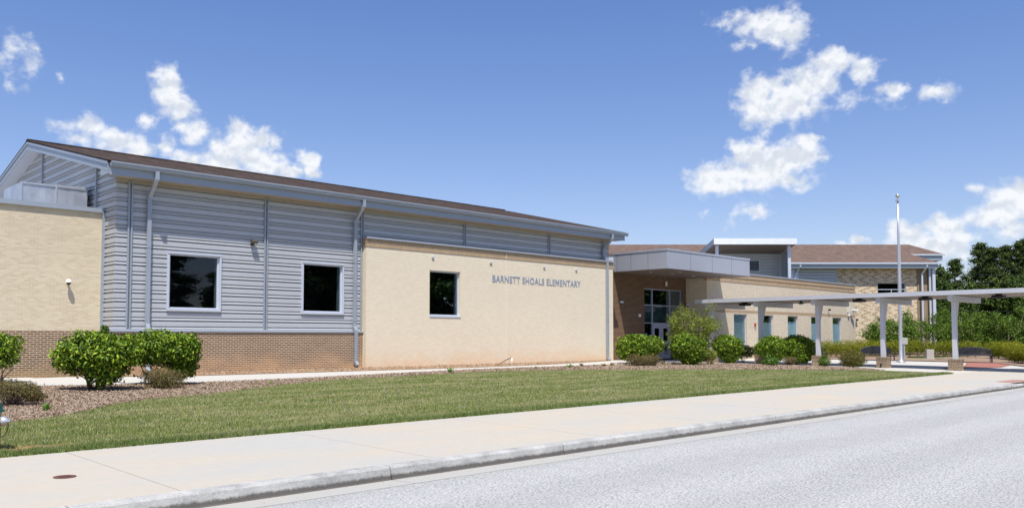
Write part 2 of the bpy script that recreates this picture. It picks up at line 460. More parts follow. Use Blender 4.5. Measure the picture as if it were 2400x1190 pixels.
class MB:
    def __init__(s):
        s.v = []; s.f = []
    def add(s, vs, fs):
        k = len(s.v); s.v += [tuple(v) for v in vs]; s.f += [tuple(i + k for i in f) for f in fs]; return s
    def quad(s, *p):
        return s.add(p, [tuple(range(len(p)))])
    def box(s, x0, x1, y0, y1, z0, z1):
        return s.add([(x0,y0,z0),(x1,y0,z0),(x1,y1,z0),(x0,y1,z0),(x0,y0,z1),(x1,y0,z1),(x1,y1,z1),(x0,y1,z1)],
                     [(0,3,2,1),(4,5,6,7),(0,1,5,4),(1,2,6,5),(2,3,7,6),(3,0,4,7)])
    def prism(s, poly, axis, a, b):
        """poly: 2D points, extruded along axis from a to b; axis x: (y,z), y: (x,z), z: (x,y)"""
        def P(p, c):
            return {'x': (c, p[0], p[1]), 'y': (p[0], c, p[1]), 'z': (p[0], p[1], c)}[axis]
        n = len(poly)
        return s.add([P(p, a) for p in poly] + [P(p, b) for p in poly],
                     [tuple(range(n))[::-1], tuple(range(n, 2 * n))] + [(i, (i + 1) % n, n + (i + 1) % n, n + i) for i in range(n)])
    def tube(s, path, r, n=8, cap=True):
        path = [Vector(p) for p in path]
        rs = r if isinstance(r, (list, tuple)) else [r] * len(path)
        rings = []
        for i, p in enumerate(path):
            d = (path[min(i + 1, len(path) - 1)] - path[max(i - 1, 0)]).normalized()
            u = d.orthogonal().normalized() if i == 0 else (u - d * u.dot(d)).normalized()
            w = d.cross(u)
            rings.append([p + (u * math.cos(2 * math.pi * k / n) + w * math.sin(2 * math.pi * k / n)) * rs[i] for k in range(n)])
        vs = [q for rg in rings for q in rg]; fs = []
        for i in range(len(path) - 1):
            for k in range(n):
                a = i * n + k; b_ = i * n + (k + 1) % n
                fs.append((a, b_, b_ + n, a + n))
        if cap:
            fs.append(tuple(range(n))[::-1]); fs.append(tuple(range(len(vs) - n, len(vs))))
        return s.add(vs, fs)
    def rect(s, path, w, d, side=Vector((1, 0, 0))):
        """rectangular pipe w (along side) by d along a path in the plane normal to side"""
        path = [Vector(p) for p in path]; vs = []; fs = []
        for i, p in enumerate(path):
            d0 = (path[i] - path[i - 1]).normalized() if i else (path[1] - path[0]).normalized()
            d1 = (path[i + 1] - path[i]).normalized() if i < len(path) - 1 else d0
            t_ = (d0 + d1).normalized()
            nrm = side.cross(t_).normalized()
            k = 1.0 / max(.5, t_.dot(d1))
            for a, b_ in ((-1, -1), (1, -1), (1, 1), (-1, 1)):
                vs.append(p + side * (a * w / 2) + nrm * (b_ * d / 2 * k))
        for i in range(len(path) - 1):
            for k in range(4):
                a = i * 4 + k; b_ = i * 4 + (k + 1) % 4
                fs.append((a, b_, b_ + 4, a + 4))
        fs.append((0, 1, 2, 3)); m_ = len(vs) - 4; fs.append((m_ + 3, m_ + 2, m_ + 1, m_))
        return s.add(vs, fs)
    def lathe(s, prof, n=24, c=(0, 0, 0), M=None):
        vs = []; fs = []
        for r, z in prof:
            for k in range(n):
                a = 2 * math.pi * k / n
                v = Vector((r * math.cos(a), r * math.sin(a), z))
                if M is not None: v = M @ v
                vs.append(v + Vector(c))
        for i in range(len(prof) - 1):
            for k in range(n):
                a = i * n + k; b_ = i * n + (k + 1) % n
                fs.append((a, b_, b_ + n, a + n))
        return s.add(vs, fs)
    def build(s, name, mat, parent=None, label=None, smooth=False, bevel=0.0):
        org = ORG.get(parent.name, Vector((0, 0, 0))) if parent is not None else Vector((0, 0, 0))
        me = bpy.data.meshes.new(name)
        me.from_pydata(s.v, [], s.f)
        bm = bmesh.new(); bm.from_mesh(me)
        bmesh.ops.recalc_face_normals(bm, faces=bm.faces)
        if bevel:
            bmesh.ops.remove_doubles(bm, verts=bm.verts, dist=1e-5)
            bmesh.ops.bevel(bm, geom=[e for e in bm.edges if e.calc_face_angle(0) > .5], offset=bevel, segments=2, affect='EDGES', profile=.6)
        uvl = bm.loops.layers.uv.new('UVMap')
        for f in bm.faces:
            n = f.normal
            ax = max(range(3), key=lambda i: abs(n[i]))
            f.smooth = smooth
            for l in f.loops:
                c = l.vert.co
                l[uvl].uv = (c.y, c.z) if ax == 0 else ((c.x, c.z) if ax == 1 else (c.x, c.y))
        for v in bm.verts: v.co -= org
        bm.to_mesh(me); bm.free()
        o = link(name, me, mat, parent)
        ORG[o.name] = org
        if label: o['label'] = label
        return o

def dup(o, loc=None, rz=None, label=None, parent=None, scale=None):
    c = o.copy(); COL.objects.link(c)
    c.parent = parent
    if loc is not None: c.location = loc
    if rz is not None: c.rotation_euler = (0, 0, rz)
    if scale is not None: c.scale = scale
    if label: c['label'] = label
    for ch in list(o.children):
        dup(ch, parent=c)
    return c

def ss(a, b, x):
    t_ = np.clip((np.asarray(x, float) - a) / (b - a), 0, 1); return t_ * t_ * (3 - 2 * t_)

def g(X, Y):
    """height of the ground"""
    z1 = np.interp(Y, [8.7, 12.4, 24, 28.5, 40], [.15, .19, .40, .49, .52])
    z2 = np.interp(Y, [8.7, 12.4, 16, 27, 31], [.15, .19, .25, .29, .44])
    k = ss(34, 44, X)
    return z1 * (1 - k) + z2 * k

def gz(x, y): return float(g(x, y))

def sheet(name, xs, lo, hi, off, mat, ny=12, label=None, cat=None, kind='structure', parent=None):
    """ground sheet between two edge lines lo(x) and hi(x), lying on the terrain"""
    xs = np.asarray(xs, float); L = np.array([lo(x) for x in xs]); Hh = np.array([hi(x) for x in xs])
    T = np.linspace(0, 1, ny + 1)
    Y = L[:, None] + (Hh - L)[:, None] * T[None]
    X = np.repeat(xs[:, None], ny + 1, 1)
    Z = g(X, Y) + off
    me = bpy.data.meshes.new(name)
    V = np.stack([X, Y, Z], -1).reshape(-1, 3)
    F = []
    for i in range(len(xs) - 1):
        for j in range(ny):
            a = i * (ny + 1) + j
            F.append((a, a + ny + 1, a + ny + 2, a + 1))
    me.from_pydata(V.tolist(), [], F)
    uvl = me.uv_layers.new(name='UVMap')
    co = V[[l.vertex_index for l in me.loops]][:, :2]
    uvl.data.foreach_set('uv', co.astype(np.float32).ravel())
    o = link(name, me, mat, parent)
    return props(o, label, cat, None, kind)

def pl(pts):
    xs = [p[0] for p in pts]; ys = [p[1] for p in pts]
    return lambda x: float(np.interp(x, xs, ys))

def trimesh(name, V, mat, parent=None, n=3, F=None):
    """V: (k,n,3) polygons, each an island"""
    k = V.shape[0]
    me = bpy.data.meshes.new(name)
    me.vertices.add(k * V.shape[1]); me.vertices.foreach_set('co', V.astype(np.float32).ravel())
    if F is None: F = np.arange(n)[None]
    F = np.asarray(F)
    idx = (np.arange(k)[:, None, None] * V.shape[1] + F[None]).reshape(-1)
    nf = k * F.shape[0]
    me.loops.add(len(idx)); me.loops.foreach_set('vertex_index', idx.astype(np.int32))
    me.polygons.add(nf)
    me.polygons.foreach_set('loop_start', (np.arange(nf) * F.shape[1]).astype(np.int32))
    me.polygons.foreach_set('loop_total', np.full(nf, F.shape[1], np.int32))
    me.update(calc_edges=True)
    return link(name, me, mat, parent)


# ------------------------------------------------------------------ ground, road, pavements
lawn_hi = pl([(-12,15.2),(-6,15.6),(2,16.2),(4.1,16.5),(4.85,16.9),(5.6,17.6),(6.6,18.8),(7.7,19.6),(9,19.9),(11,21.1),(13.25,22.4),(14.85,23.1),(15.6,23.1),(18.8,23.5),(22.3,23.9),(25.6,23.25),(31.3,20.25),(35.8,17.4),(38,15.7),(38.45,14.3),(38.68,12.56)])
walk_lo = pl([(-12,25.7),(6,25.3),(7.2,24.7),(10.7,23.95),(14,24.1),(17.8,24.65),(22.6,25.3),(30.9,25.25),(34.5,25.0),(36.5,24.7)])
walk_hi = pl([(-12,29.79),(6,29.79),(7.7,29.3),(9.6,28.1),(11.8,27.2),(15.8,27.0),(19.4,26.85),(23.7,26.65),(29.4,27.0),(34.3,28.05),(36.5,29.0)])

def grid_sheet(name, xs, ys, mat, off=0.0, flat=None, label=None, cat=None):
    X, Y = np.meshgrid(xs, ys, indexing='ij')
    Z = (g(X, Y) if flat is None else np.full(X.shape, flat)) + off
    V = np.stack([X, Y, Z], -1).reshape(-1, 3); ny = len(ys); F = []
    for i in range(len(xs) - 1):
        for j in range(ny - 1):
            a = i * ny + j; F.append((a, a + ny, a + ny + 1, a + 1))
    me = bpy.data.meshes.new(name); me.from_pydata(V.tolist(), [], F)
    return props(link(name, me, mat), label, cat, None, 'structure')

gx = np.concatenate([[-600, -300, -150, -80], np.arange(-40, 100, 2.0), [100, 130, 200, 400, 900]])
gy = np.concatenate([np.arange(8.74, 40, 1.0), [40, 60, 90, 150, 300, 900]])
grid_sheet('ground', gx, gy, groundm, -.035, None, 'grassy ground around the school buildings', 'ground')
grid_sheet('verge', [-600, -100, 0, 100, 900], [-900, -200, -60, -13], groundm, 0, .02, 'grassy verge across the road', 'verge')
grid_sheet('road', np.linspace(-150, 300, 40), [-13, -4, 4, 8.08], asphalt, 0, -.004, 'sunlit pale grey asphalt road', 'road')

xs_l = np.concatenate([np.arange(-12, 38, .4), [38, 38.2, 38.45, 38.6, 38.68]])
sheet('lawn_soil', xs_l, lambda x: 12.5, lawn_hi, .004, lawn_m, 14, 'mown lawn soil between pavement and mulch bed', 'lawn')
sheet('inner_path', np.arange(-12, 36.6, .5), walk_lo, walk_hi, .012, inner_c, 8, 'narrow bright concrete path along the building', 'path')
xs_m = np.concatenate([np.arange(-12, 38.01, .4), [38.6, 39.2, 39.8, 40.3, 40.6]])
mulch_lo = lambda x: lawn_hi(x) if x < 37.6 else float(np.interp(x, [37.6, 38.6, 39.6, 40.6], [lawn_hi(37.6), 15.2, 16.5, 18.9]))
mulch_hi = lambda x: walk_lo(x) if x < 36 else float(np.interp(x, [36, 39.2, 39.8, 40.6], [walk_lo(36), 23.8, 22.6, 19.2]))
sheet('mulch_bed', xs_m, mulch_lo, mulch_hi, .022, mulch_m, 10, 'brown pine straw mulch bed behind the lawn', 'mulch bed')
sheet('straw_strip', np.arange(7.7, 35.7, .4), walk_hi, lambda x: 28.72, .025, straw_m, 4, 'orange straw strip at the foot of the gym wall', 'straw strip')
sheet('plaza', np.arange(36, 60.5, .7), lambda x: 8.74 if x > 38.7 else max(12.5, mulch_lo(x) - .3), lambda x: 29.9, -.012, inner_c, 30, 'pale concrete plaza beneath the covered walkway', 'plaza')
sheet('brick_paving', np.arange(44.5, 62.1, .8), pl([(44.5, 14.6), (48, 13.2), (56, 14.4), (62, 20)]), pl([(44.5, 14.9), (48, 14.9), (54, 16.6), (57, 19), (62, 22)]), .004, pavers, 10, 'red brick paving strip around the flagpole circle', 'paving')
sheet('rear_bed', np.arange(55.0, 90, 1.0), pl([(55.0, 15.4), (57, 16.8), (61, 22.6), (66, 24.4), (90, 20)]), lambda x: 29.8, .03, mulch_m, 8, 'mulch bed under the hedge behind the benches', 'mulch bed')
sheet('right_bed', np.arange(49.0, 75, 1.0), lambda x: 9.5, pl([(49, 11.8), (52, 13.6), (55, 15.3), (61, 21), (75, 22)]), .03, mulch_m, 8, 'mulch bed under the nearest hedge on the right', 'mulch bed')

# pavement slabs with joints, tilted gently up from the kerb
mb = MB()
js = [-30, -20, -13.2, -6.4, .32, 3.74, 7.15, 10.6, 14.0, 17.4, 20.8, 24.2, 27.6, 33.0]
for a, b_ in zip(js[:-1], js[1:]):
    x0, x1 = a + .0045, b_ - .0045
    mb.add([(x0, 8.725, .152), (x1, 8.725, .152), (x1, 12.5, .194), (x0, 12.5, .194), (x0, 8.725, .05), (x1, 8.725, .05), (x1, 12.5, .05), (x0, 12.5, .05)],
           [(0, 1, 2, 3), (0, 4, 5, 1), (1, 5, 6, 2), (2, 6, 7, 3), (3, 7, 4, 0)])
mb.add([(33.006, 8.725, .150), (60, 8.725, .150), (60, 12.5, .190), (33.006, 12.5, .190)], [(0, 1, 2, 3)])
o = mb.build('pavement', walk_c)
props(o, 'broad pale concrete pavement beside the kerb', 'pavement', None, 'structure')
mb = MB().box(-30, 33.2, 8.70, 12.49, .0, .11)
props(mb.build('pavement_bed', dark), 'dark bed seen in the pavement joints', 'pavement', None, 'structure')

# kerb: one run of cast lengths with joints
mb = MB()
kj = [-14.6, -11.6, -8.6, -5.6, -2.55, .05, 2.62, 6.3, 9.5, 12.9, 16.0, 19.1, 22.2, 25.3, 29.4, 32.3]
prof = [(8.50, -.03), (8.535, .0), (8.56, .125), (8.575, .143), (8.60, .152), (8.716, .156), (8.716, -.03)]
for a, b_ in zip(kj[:-1], kj[1:]):
    mb.prism(prof, 'x', a + .007, b_ - .007)
mb.add([(32.31, 8.5, -.02), (32.31, 8.56, .125), (32.31, 8.60, .15), (32.31, 8.716, .15), (34.2, 8.5, -.02), (34.2, 8.56, .01), (34.2, 8.60, .02), (34.2, 8.716, .1)],
       [(0, 1, 5, 4), (1, 2, 6, 5), (2, 3, 7, 6)])
o = mb.build('kerb', kerb_m)
props(o, 'weathered grey concrete kerb with dark grime along its foot', 'kerb', None, 'structure')
mb = MB()
for a, b_ in zip(kj[:-1], kj[1:]):
    mb.add([(a + .004, 8.07, .004), (b_ - .004, 8.07, .004), (b_ - .004, 8.52, -.012), (a + .004, 8.52, -.012), (a + .004, 8.07, -.03), (b_ - .004, 8.07, -.03)], [(0, 1, 2, 3), (0, 4, 5, 1)])
mb.add([(32.304, 8.07, .004), (60, 8.07, .004), (60, 8.52, .012), (32.304, 8.52, -.012)], [(0, 1, 2, 3)])
props(mb.build('gutter_pan', gutter_c), 'concrete gutter strip between kerb and asphalt', 'gutter', None, 'structure')
o = MB().box(33.5, 35.6, 8.78, 9.35, .10, .168).build('tactile_plate', tactile)
props(o, 'small red tactile plate set at the kerb end', 'tactile plate')

# inspection cover in the pavement
t0 = thing('cleanout_cover', 'small round rusty iron cover set in the pavement', 'cover', (3.12, 10.4, .17))
n = 28
mb = MB().lathe([(0, .004), (.085, .004), (.092, .007), (.118, .009), (.122, -.02)], n)
mb.build('lid', rustlid, t0, smooth=False)
mb = MB()
for k in range(5): mb.box(-.06, .06, -.052 + k * .024, -.044 + k * .024, .003, .009)
mb.build('grip_ribs', rustlid, t0)


# ------------------------------------------------------------------ grass, clover, needles
rng = np.random.default_rng(7)

def scatter(n, lo, hi, x0, x1, falloff=1.3):
    """points between lo(x) and hi(x), thinning with distance from the road"""
    X = []; Y = []
    lox = np.array([lo(x) for x in np.linspace(x0, x1, 400)]); hix = np.array([hi(x) for x in np.linspace(x0, x1, 400)])
    gxs = np.linspace(x0, x1, 400)
    while sum(len(a) for a in X) < n:
        x = rng.uniform(x0, x1, n); y = rng.uniform(lox.min(), hix.max(), n)
        ok = (y > np.interp(x, gxs, lox)) & (y < np.interp(x, gxs, hix))
        D = .70 * x + .713 * y
        U = .713 * x - .70 * y
        ok &= (np.abs(U) < .66 * D + 1.5)
        ok &= rng.uniform(0, 1, n) < np.clip((11.0 / np.maximum(D, 1)) ** falloff, 0, 1)
        X.append(x[ok]); Y.append(y[ok])
    return np.concatenate(X)[:n], np.concatenate(Y)[:n]

def blades(name, n, lo, hi, x0, x1, h0, h1, w, mat, off, label, cat, falloff=1.3, lean=.6):
    x, y = scatter(n, lo, hi, x0, x1, falloff)
    # bare red soil beside the hydrant, ragged edge
    q = ((x - 3.45) / .75) ** 2 + ((y - 13.05) / .24) ** 2 + .5 * np.sin(x * 9 + y * 5) + rng.normal(0, .25, n)
    x, y = x[q > 1], y[q > 1]; n = len(x)
    D = .70 * x + .713 * y
    h = rng.uniform(h0, h1, n); ww = w * (D / 12.0) ** .8 * rng.uniform(.7, 1.4, n)
    a = rng.uniform(0, 2 * np.pi, n); ln = rng.uniform(0, lean, n) * h; b_ = rng.uniform(0, 2 * np.pi, n)
    z = g(x, y) + off
    V = np.empty((n, 3, 3))
    V[:, 0] = np.stack([x - np.cos(a) * ww, y - np.sin(a) * ww, z], -1)
    V[:, 1] = np.stack([x + np.cos(a) * ww, y + np.sin(a) * ww, z], -1)
    V[:, 2] = np.stack([x + np.cos(b_) * ln, y + np.sin(b_) * ln, z + h], -1)
    o = trimesh(name, V, mat)
    props(o, label, cat, None, 'stuff')
    return o

bx, by = 3.4, 12.95
blades('grass', 380000, lambda x: 12.47, lambda x: lawn_hi(x) + .06, -1, 38.7, .025, .065, .006, grass_m, .0, 'mown green grass with dry straw-coloured flecks', 'grass')
blades('edge_grass', 50000, lambda x: 12.44, lambda x: 12.85, -1, 38.7, .05, .095, .007, grass_m, .0, 'taller dark grass along the pavement edge', 'grass', .9, .9)
blades('clover_flowers', 5000, lambda x: 12.6, lambda x: lawn_hi(x) - .1, -1, 38,   .009, .014, .0042, clover_m, .05, 'white clover specks scattered in the lawn', 'clover', .9, .3)

def needles(name, n, lo, hi, x0, x1, off, mat, label, cat, L=.065, w=.0028, falloff=1.0):
    x, y = scatter(n, lo, hi, x0, x1, falloff)
    D = .70 * x + .713 * y
    a = rng.uniform(0, 2 * np.pi, n); l = L * rng.uniform(.4, 1.2, n); ww = w * (D / 14.0) * rng.uniform(.7, 1.5, n)
    z = g(x, y) + off + rng.uniform(0, .022, n); t_ = rng.uniform(-.02, .03, n)
    c, s_ = np.cos(a), np.sin(a)
    V = np.empty((n, 4, 3))
    V[:, 0] = np.stack([x - c * l / 2 - s_ * ww, y - s_ * l / 2 + c * ww, z], -1)
    V[:, 1] = np.stack([x - c * l / 2 + s_ * ww, y - s_ * l / 2 - c * ww, z + .004], -1)
    V[:, 2] = np.stack([x + c * l / 2 + s_ * ww, y + s_ * l / 2 - c * ww, z + t_ + .012], -1)
    V[:, 3] = np.stack([x + c * l / 2 - s_ * ww, y + s_ * l / 2 + c * ww, z + t_ + .008], -1)
    o = trimesh(name, V, mat, n=4)
    props(o, label, cat, None, 'stuff')
needles('pine_straw', 150000, mulch_lo, mulch_hi, -1, 40.6, .022, needle_m, 'loose dry pine needles over the mulch bed', 'pine straw')
needles('wall_straw', 9000, walk_hi, lambda x: 28.7, 8, 35.6, .025, needle_m, 'loose straw lying along the gym wall', 'pine straw')


# grit and leaf litter along the gutter and on the pavement
def litter(name, n, y0, y1, zf, mat, label, sz):
    x = rng.uniform(2, 33, n); y = y0 + (y1 - y0) * rng.uniform(0, 1, n) ** 2.2
    a = rng.uniform(0, 6.28, n); l = sz * rng.uniform(.4, 1.5, n) * (x + 8) / 20; c, s_ = np.cos(a), np.sin(a); z = zf(y)
    V = np.stack([np.stack([x - c * l, y - s_ * l, z], -1), np.stack([x + s_ * l * .5, y - c * l * .5, z + .003], -1), np.stack([x + c * l, y + s_ * l, z + .006], -1)], 1)
    return props(trimesh(name, V, mat), label, 'litter', None, 'stuff')
litter('gutter_grit', 900, 8.50, 8.10, lambda y: -.008 + (8.52 - y) * .035, bark, 'dark grit and leaf bits gathered along the kerb foot', .012)
litter('leaf_bits', 130, 12.45, 8.8, lambda y: .156 + (y - 8.72) * .0111, twig, 'scattered leaf bits on the pavement', .013)

# ------------------------------------------------------------------ plants
def leaf_cloud(name, blobs, n, L, mat, parent, aspect=.42, up=.35, shell=.33, lump=.16, seed=1, flat=.25, fold=.25, zmin=None, lumpf=3.2):
    r = np.random.default_rng(seed)
    B = np.array(blobs, float)
    vol = (B[:, 3] * B[:, 4] * B[:, 5]) ** .72
    pick = r.choice(len(B), n, p=vol / vol.sum())
    d = r.normal(size=(n, 3)); d /= np.linalg.norm(d, axis=1)[:, None]
    rad = r.uniform(0, 1, n) ** shell
    q = d * lumpf
    ph = pick * 1.7
    lum = 1 + lump * (np.sin(q[:, 0] * 1.9 + ph) * np.sin(q[:, 1] * 2.3 + 1.3 + ph) + .6 * np.sin(q[:, 2] * 3.1 + q[:, 0] * 1.7 + ph)) + r.normal(0, .035, n)
    c = B[pick, :3] + d * B[pick, 3:6] * (rad * lum)[:, None]
    if zmin is not None:
        keep = c[:, 2] > zmin; c = c[keep]; d = d[keep]; n = len(c)
    nr = d * .7 + r.normal(0, .55, (n, 3)); nr[:, 2] += up; nr /= np.linalg.norm(nr, axis=1)[:, None]
    ax = np.cross(nr, r.normal(size=(n, 3))); ax /= np.linalg.norm(ax, axis=1)[:, None]
    sd = np.cross(nr, ax)
    l = L * r.uniform(.6, 1.25, n)[:, None]
    w = l * aspect
    V = np.empty((n, 4, 3))
    V[:, 0] = c - ax * l * .5
    V[:, 1] = c + sd * w * .5 + nr * w * fold
    V[:, 2] = c + ax * l * .5 - nr * l * .12
    V[:, 3] = c - sd * w * .5 + nr * w * fold
    return trimesh(name, V, mat, parent, n=3, F=np.array([[0, 1, 2], [0, 2, 3]]))

def stems(name, tips, mat, parent, r0=.018, base=(0, 0, 0), spread=.08, seed=3, bend=.1):
    r = random.Random(seed); mb = MB()
    for tx, ty, tz in tips:
        b0 = Vector((base[0] + r.uniform(-spread, spread), base[1] + r.uniform(-spread, spread), base[2] - .03))
        tp = Vector((tx, ty, tz)); m1 = b0.lerp(tp, .4) + Vector((r.uniform(-bend, bend), r.uniform(-bend, bend), r.uniform(0, bend)))
        m2 = b0.lerp(tp, .75) + Vector((r.uniform(-bend, bend), r.uniform(-bend, bend), 0))
        mb.tube([b0, m1, m2, tp], [r0, r0 * .8, r0 * .55, r0 * .2], 6)
    return mb.build(name, mat, parent, smooth=True)

def ringtips(n, rx, z0, z1, seed, ry=None):
    r = random.Random(seed); out = []
    for k in range(n):
        a = 2 * math.pi * k / n + r.uniform(-.3, .3); q = r.uniform(.35, .85)
        out.append((rx * q * math.cos(a), (ry or rx) * q * math.sin(a), r.uniform(z0, z1)))
    return out

AX = Vector((.7128, -.7013, 0))      # unit vector across the view; long shrubs are laid along it

def shrub(x, y, label, blobs, n, L, mat, group='clipped glossy shrubs in the mulch bed', name='rounded_shrub', seed=1, st=None, cat='shrub', sr=.02, smat=None, **kw):
    rz = math.atan2(AX.y, AX.x)
    t_ = thing(name, label, cat, (x, y, gz(x, y) + .01), rz, group)
    leaf_cloud('foliage', blobs, n, L, mat, t_, seed=seed, zmin=.02, **kw)
    if st: stems('stem', st, smat or bark, t_, sr, seed=seed)
    return t_

G1 = 'clipped glossy shrubs in the mulch bed'
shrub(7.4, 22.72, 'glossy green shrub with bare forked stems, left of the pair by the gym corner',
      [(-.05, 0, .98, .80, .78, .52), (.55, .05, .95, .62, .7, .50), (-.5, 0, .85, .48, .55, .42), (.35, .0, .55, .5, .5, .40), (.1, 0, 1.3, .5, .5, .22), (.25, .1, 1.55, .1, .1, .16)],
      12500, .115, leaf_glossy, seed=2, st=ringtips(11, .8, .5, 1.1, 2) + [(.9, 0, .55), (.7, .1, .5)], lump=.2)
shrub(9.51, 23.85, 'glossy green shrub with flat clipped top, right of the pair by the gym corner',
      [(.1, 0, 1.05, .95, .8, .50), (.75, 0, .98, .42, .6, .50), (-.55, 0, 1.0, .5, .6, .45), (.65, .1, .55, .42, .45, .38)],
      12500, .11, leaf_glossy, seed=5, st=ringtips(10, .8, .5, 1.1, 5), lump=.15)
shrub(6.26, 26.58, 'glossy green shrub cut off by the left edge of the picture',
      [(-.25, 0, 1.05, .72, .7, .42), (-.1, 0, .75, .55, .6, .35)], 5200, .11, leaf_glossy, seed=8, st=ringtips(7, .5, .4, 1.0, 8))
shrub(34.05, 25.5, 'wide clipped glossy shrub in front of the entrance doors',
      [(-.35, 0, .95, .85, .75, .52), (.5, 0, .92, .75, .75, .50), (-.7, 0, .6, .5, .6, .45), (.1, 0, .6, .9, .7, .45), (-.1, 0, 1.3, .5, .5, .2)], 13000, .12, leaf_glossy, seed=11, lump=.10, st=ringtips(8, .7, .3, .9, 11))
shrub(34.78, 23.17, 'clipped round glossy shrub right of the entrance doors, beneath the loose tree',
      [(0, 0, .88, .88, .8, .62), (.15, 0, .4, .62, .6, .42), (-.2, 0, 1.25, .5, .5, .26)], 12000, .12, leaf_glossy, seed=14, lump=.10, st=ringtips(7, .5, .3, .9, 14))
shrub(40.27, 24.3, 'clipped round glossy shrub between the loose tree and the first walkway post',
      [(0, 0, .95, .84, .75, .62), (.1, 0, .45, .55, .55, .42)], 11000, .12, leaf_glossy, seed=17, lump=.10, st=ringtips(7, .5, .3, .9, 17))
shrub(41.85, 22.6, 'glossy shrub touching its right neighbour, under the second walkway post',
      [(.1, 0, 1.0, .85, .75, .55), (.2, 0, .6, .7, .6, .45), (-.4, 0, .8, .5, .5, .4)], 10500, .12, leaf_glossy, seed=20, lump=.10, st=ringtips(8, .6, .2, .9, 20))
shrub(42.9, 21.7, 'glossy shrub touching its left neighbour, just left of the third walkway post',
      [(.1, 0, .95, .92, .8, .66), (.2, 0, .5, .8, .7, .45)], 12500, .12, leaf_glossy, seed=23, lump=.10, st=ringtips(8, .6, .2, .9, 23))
G2 = 'low bronze-tipped shrubs in the mulch bed'
shrub(9.06, 22.44, 'low bronze-tipped shrub in front of the large shrub pair', [(0, 0, .33, .60, .5, .24), (.1, 0, .15, .5, .45, .2)], 5200, .045, leaf_low, G2, 'low_shrub', 31,
      ringtips(70, .58, .3, .52, 31), sr=.006, smat=twig, aspect=.5)
shrub(4.86, 19.59, 'low bronze-tipped shrub with grey bare twigs behind the hydrant', [(-.1, 0, .36, .58, .5, .2), (.3, 0, .3, .3, .3, .16)], 4200, .045, leaf_low, G2, 'low_shrub', 33,
      ringtips(110, .62, .2, .52, 33), sr=.006, smat=twig, aspect=.5)
shrub(5.4, 20.1, 'tiny bronze sprig right of the twiggy shrub behind the hydrant', [(0, 0, .14, .24, .2, .12)], 900, .05, leaf_low, G2, 'low_shrub', 34, ringtips(16, .2, .1, .2, 34), sr=.005, smat=twig)
shrub(31.62, 23.49, 'low bronze-tipped box-shaped shrub below the wide entrance shrub', [(-.4, 0, .34, .42, .4, .25), (.35, 0, .34, .48, .4, .26), (0, 0, .2, .75, .4, .22)], 6000, .055, leaf_low, G2, 'low_shrub', 35,
      ringtips(50, .75, .2, .5, 35), sr=.007, smat=twig)
shrub(40.1, 20.6, 'small greyish twiggy shrub left of the third brick pier', [(0, 0, .28, .38, .35, .22)], 1500, .055, leaf_low, G2, 'low_shrub', 37, ringtips(45, .4, .2, .45, 37), sr=.007, smat=twig)
shrub(38.6, 20.9, 'small leafy shrub with bright new shoots right of the round shrubs', [(0, 0, .2, .4, .3, .2), (-.1, 0, .42, .12, .1, .22), (.3, 0, .25, .15, .1, .2)], 900, .10, leaf_weed, None, 'low_shrub', 38, ringtips(10, .3, .2, .4, 38), sr=.007)
shrub(40.32, 18.9, 'small loose shrub beside the third brick pier', [(0, 0, .26, .32, .3, .26), (0, 0, .5, .15, .15, .12)], 1500, .07, leaf_back, G2, 'low_shrub', 39, ringtips(20, .3, .2, .5, 39), sr=.007, smat=twig)
shrub(40.9, 17.75, 'dense olive ball-shaped shrub between the third and fourth brick piers', [(0, 0, .46, .66, .6, .42), (0, 0, .25, .6, .55, .3)], 9000, .06, leaf_ball, None, 'ball_shrub', 41, ringtips(12, .5, .2, .6, 41), sr=.01)
shrub(5.9, 24.4, 'tiny grey sprig at the edge of the path', [(0, 0, .1, .16, .12, .08)], 260, .05, leaf_low, G2, 'low_shrub', 43, ringtips(14, .18, .08, .16, 43), sr=.004, smat=twig)
shrub(36.4, 23.0, 'small yellow-green shrub filling the gap right of the loose tree', [(0, 0, .5, .4, .4, .32)], 1700, .09, leaf_tree, None, 'low_shrub', 44, ringtips(8, .3, .2, .6, 44), sr=.01)
shrub(44.6, 25.9, 'yellow-green shrub showing between two round glossy shrubs', [(0, 0, .62, .85, .5, .40)], 3200, .10, leaf_tree, None, 'low_shrub', 45, ringtips(8, .5, .2, .6, 45), sr=.01)

# weeds
def weed(x, y, label, h, n, seed, mat=leaf_weed, name='weed', group='weeds in the mulch bed'):
    t_ = thing(name, label, 'weed', (x, y, gz(x, y) + .02), 0, group)
    r = random.Random(seed); mb = MB()
    for k in range(n):
        a = r.uniform(0, 6.28); l = h * r.uniform(.6, 1.1); w_ = l * .16; e = r.uniform(.5, 1.2)
        ca, sa = math.cos(a), math.sin(a); ce, se = math.cos(e), math.sin(e)
        p1 = Vector((ca * ce * l * .55, sa * ce * l * .55, se * l * .6)); p2 = Vector((ca * l * .95 * ce + ca * .02, sa * l * .95 * ce, se * l * .85))
        s_ = Vector((-sa, ca, 0)) * w_
        mb.add([(0, 0, 0), p1 + s_, p2, p1 - s_], [(0, 1, 2), (0, 2, 3)])
    mb.build('leaf', mat, t_)
    return t_
for i, (x, y, h, n, lb) in enumerate([(5.05, 18.0, .22, 9, 'light green lily-like weed right of the hydrant'), (20.3, 23.9, .30, 11, 'bright green tuft below the square brick-wall window'),
        (27.3, 24.2, .26, 9, 'bright green tuft below the lettering'), (12.2, 22.4, .14, 7, 'small weed at the mulch edge right of the big shrubs'),
        (16.4, 23.6, .13, 6, 'small weed at the mulch edge below the second downspout'), (25.4, 24.4, .16, 6, 'small weed left of the tuft below the lettering')]):
    weed(x, y, lb, h, n, i)
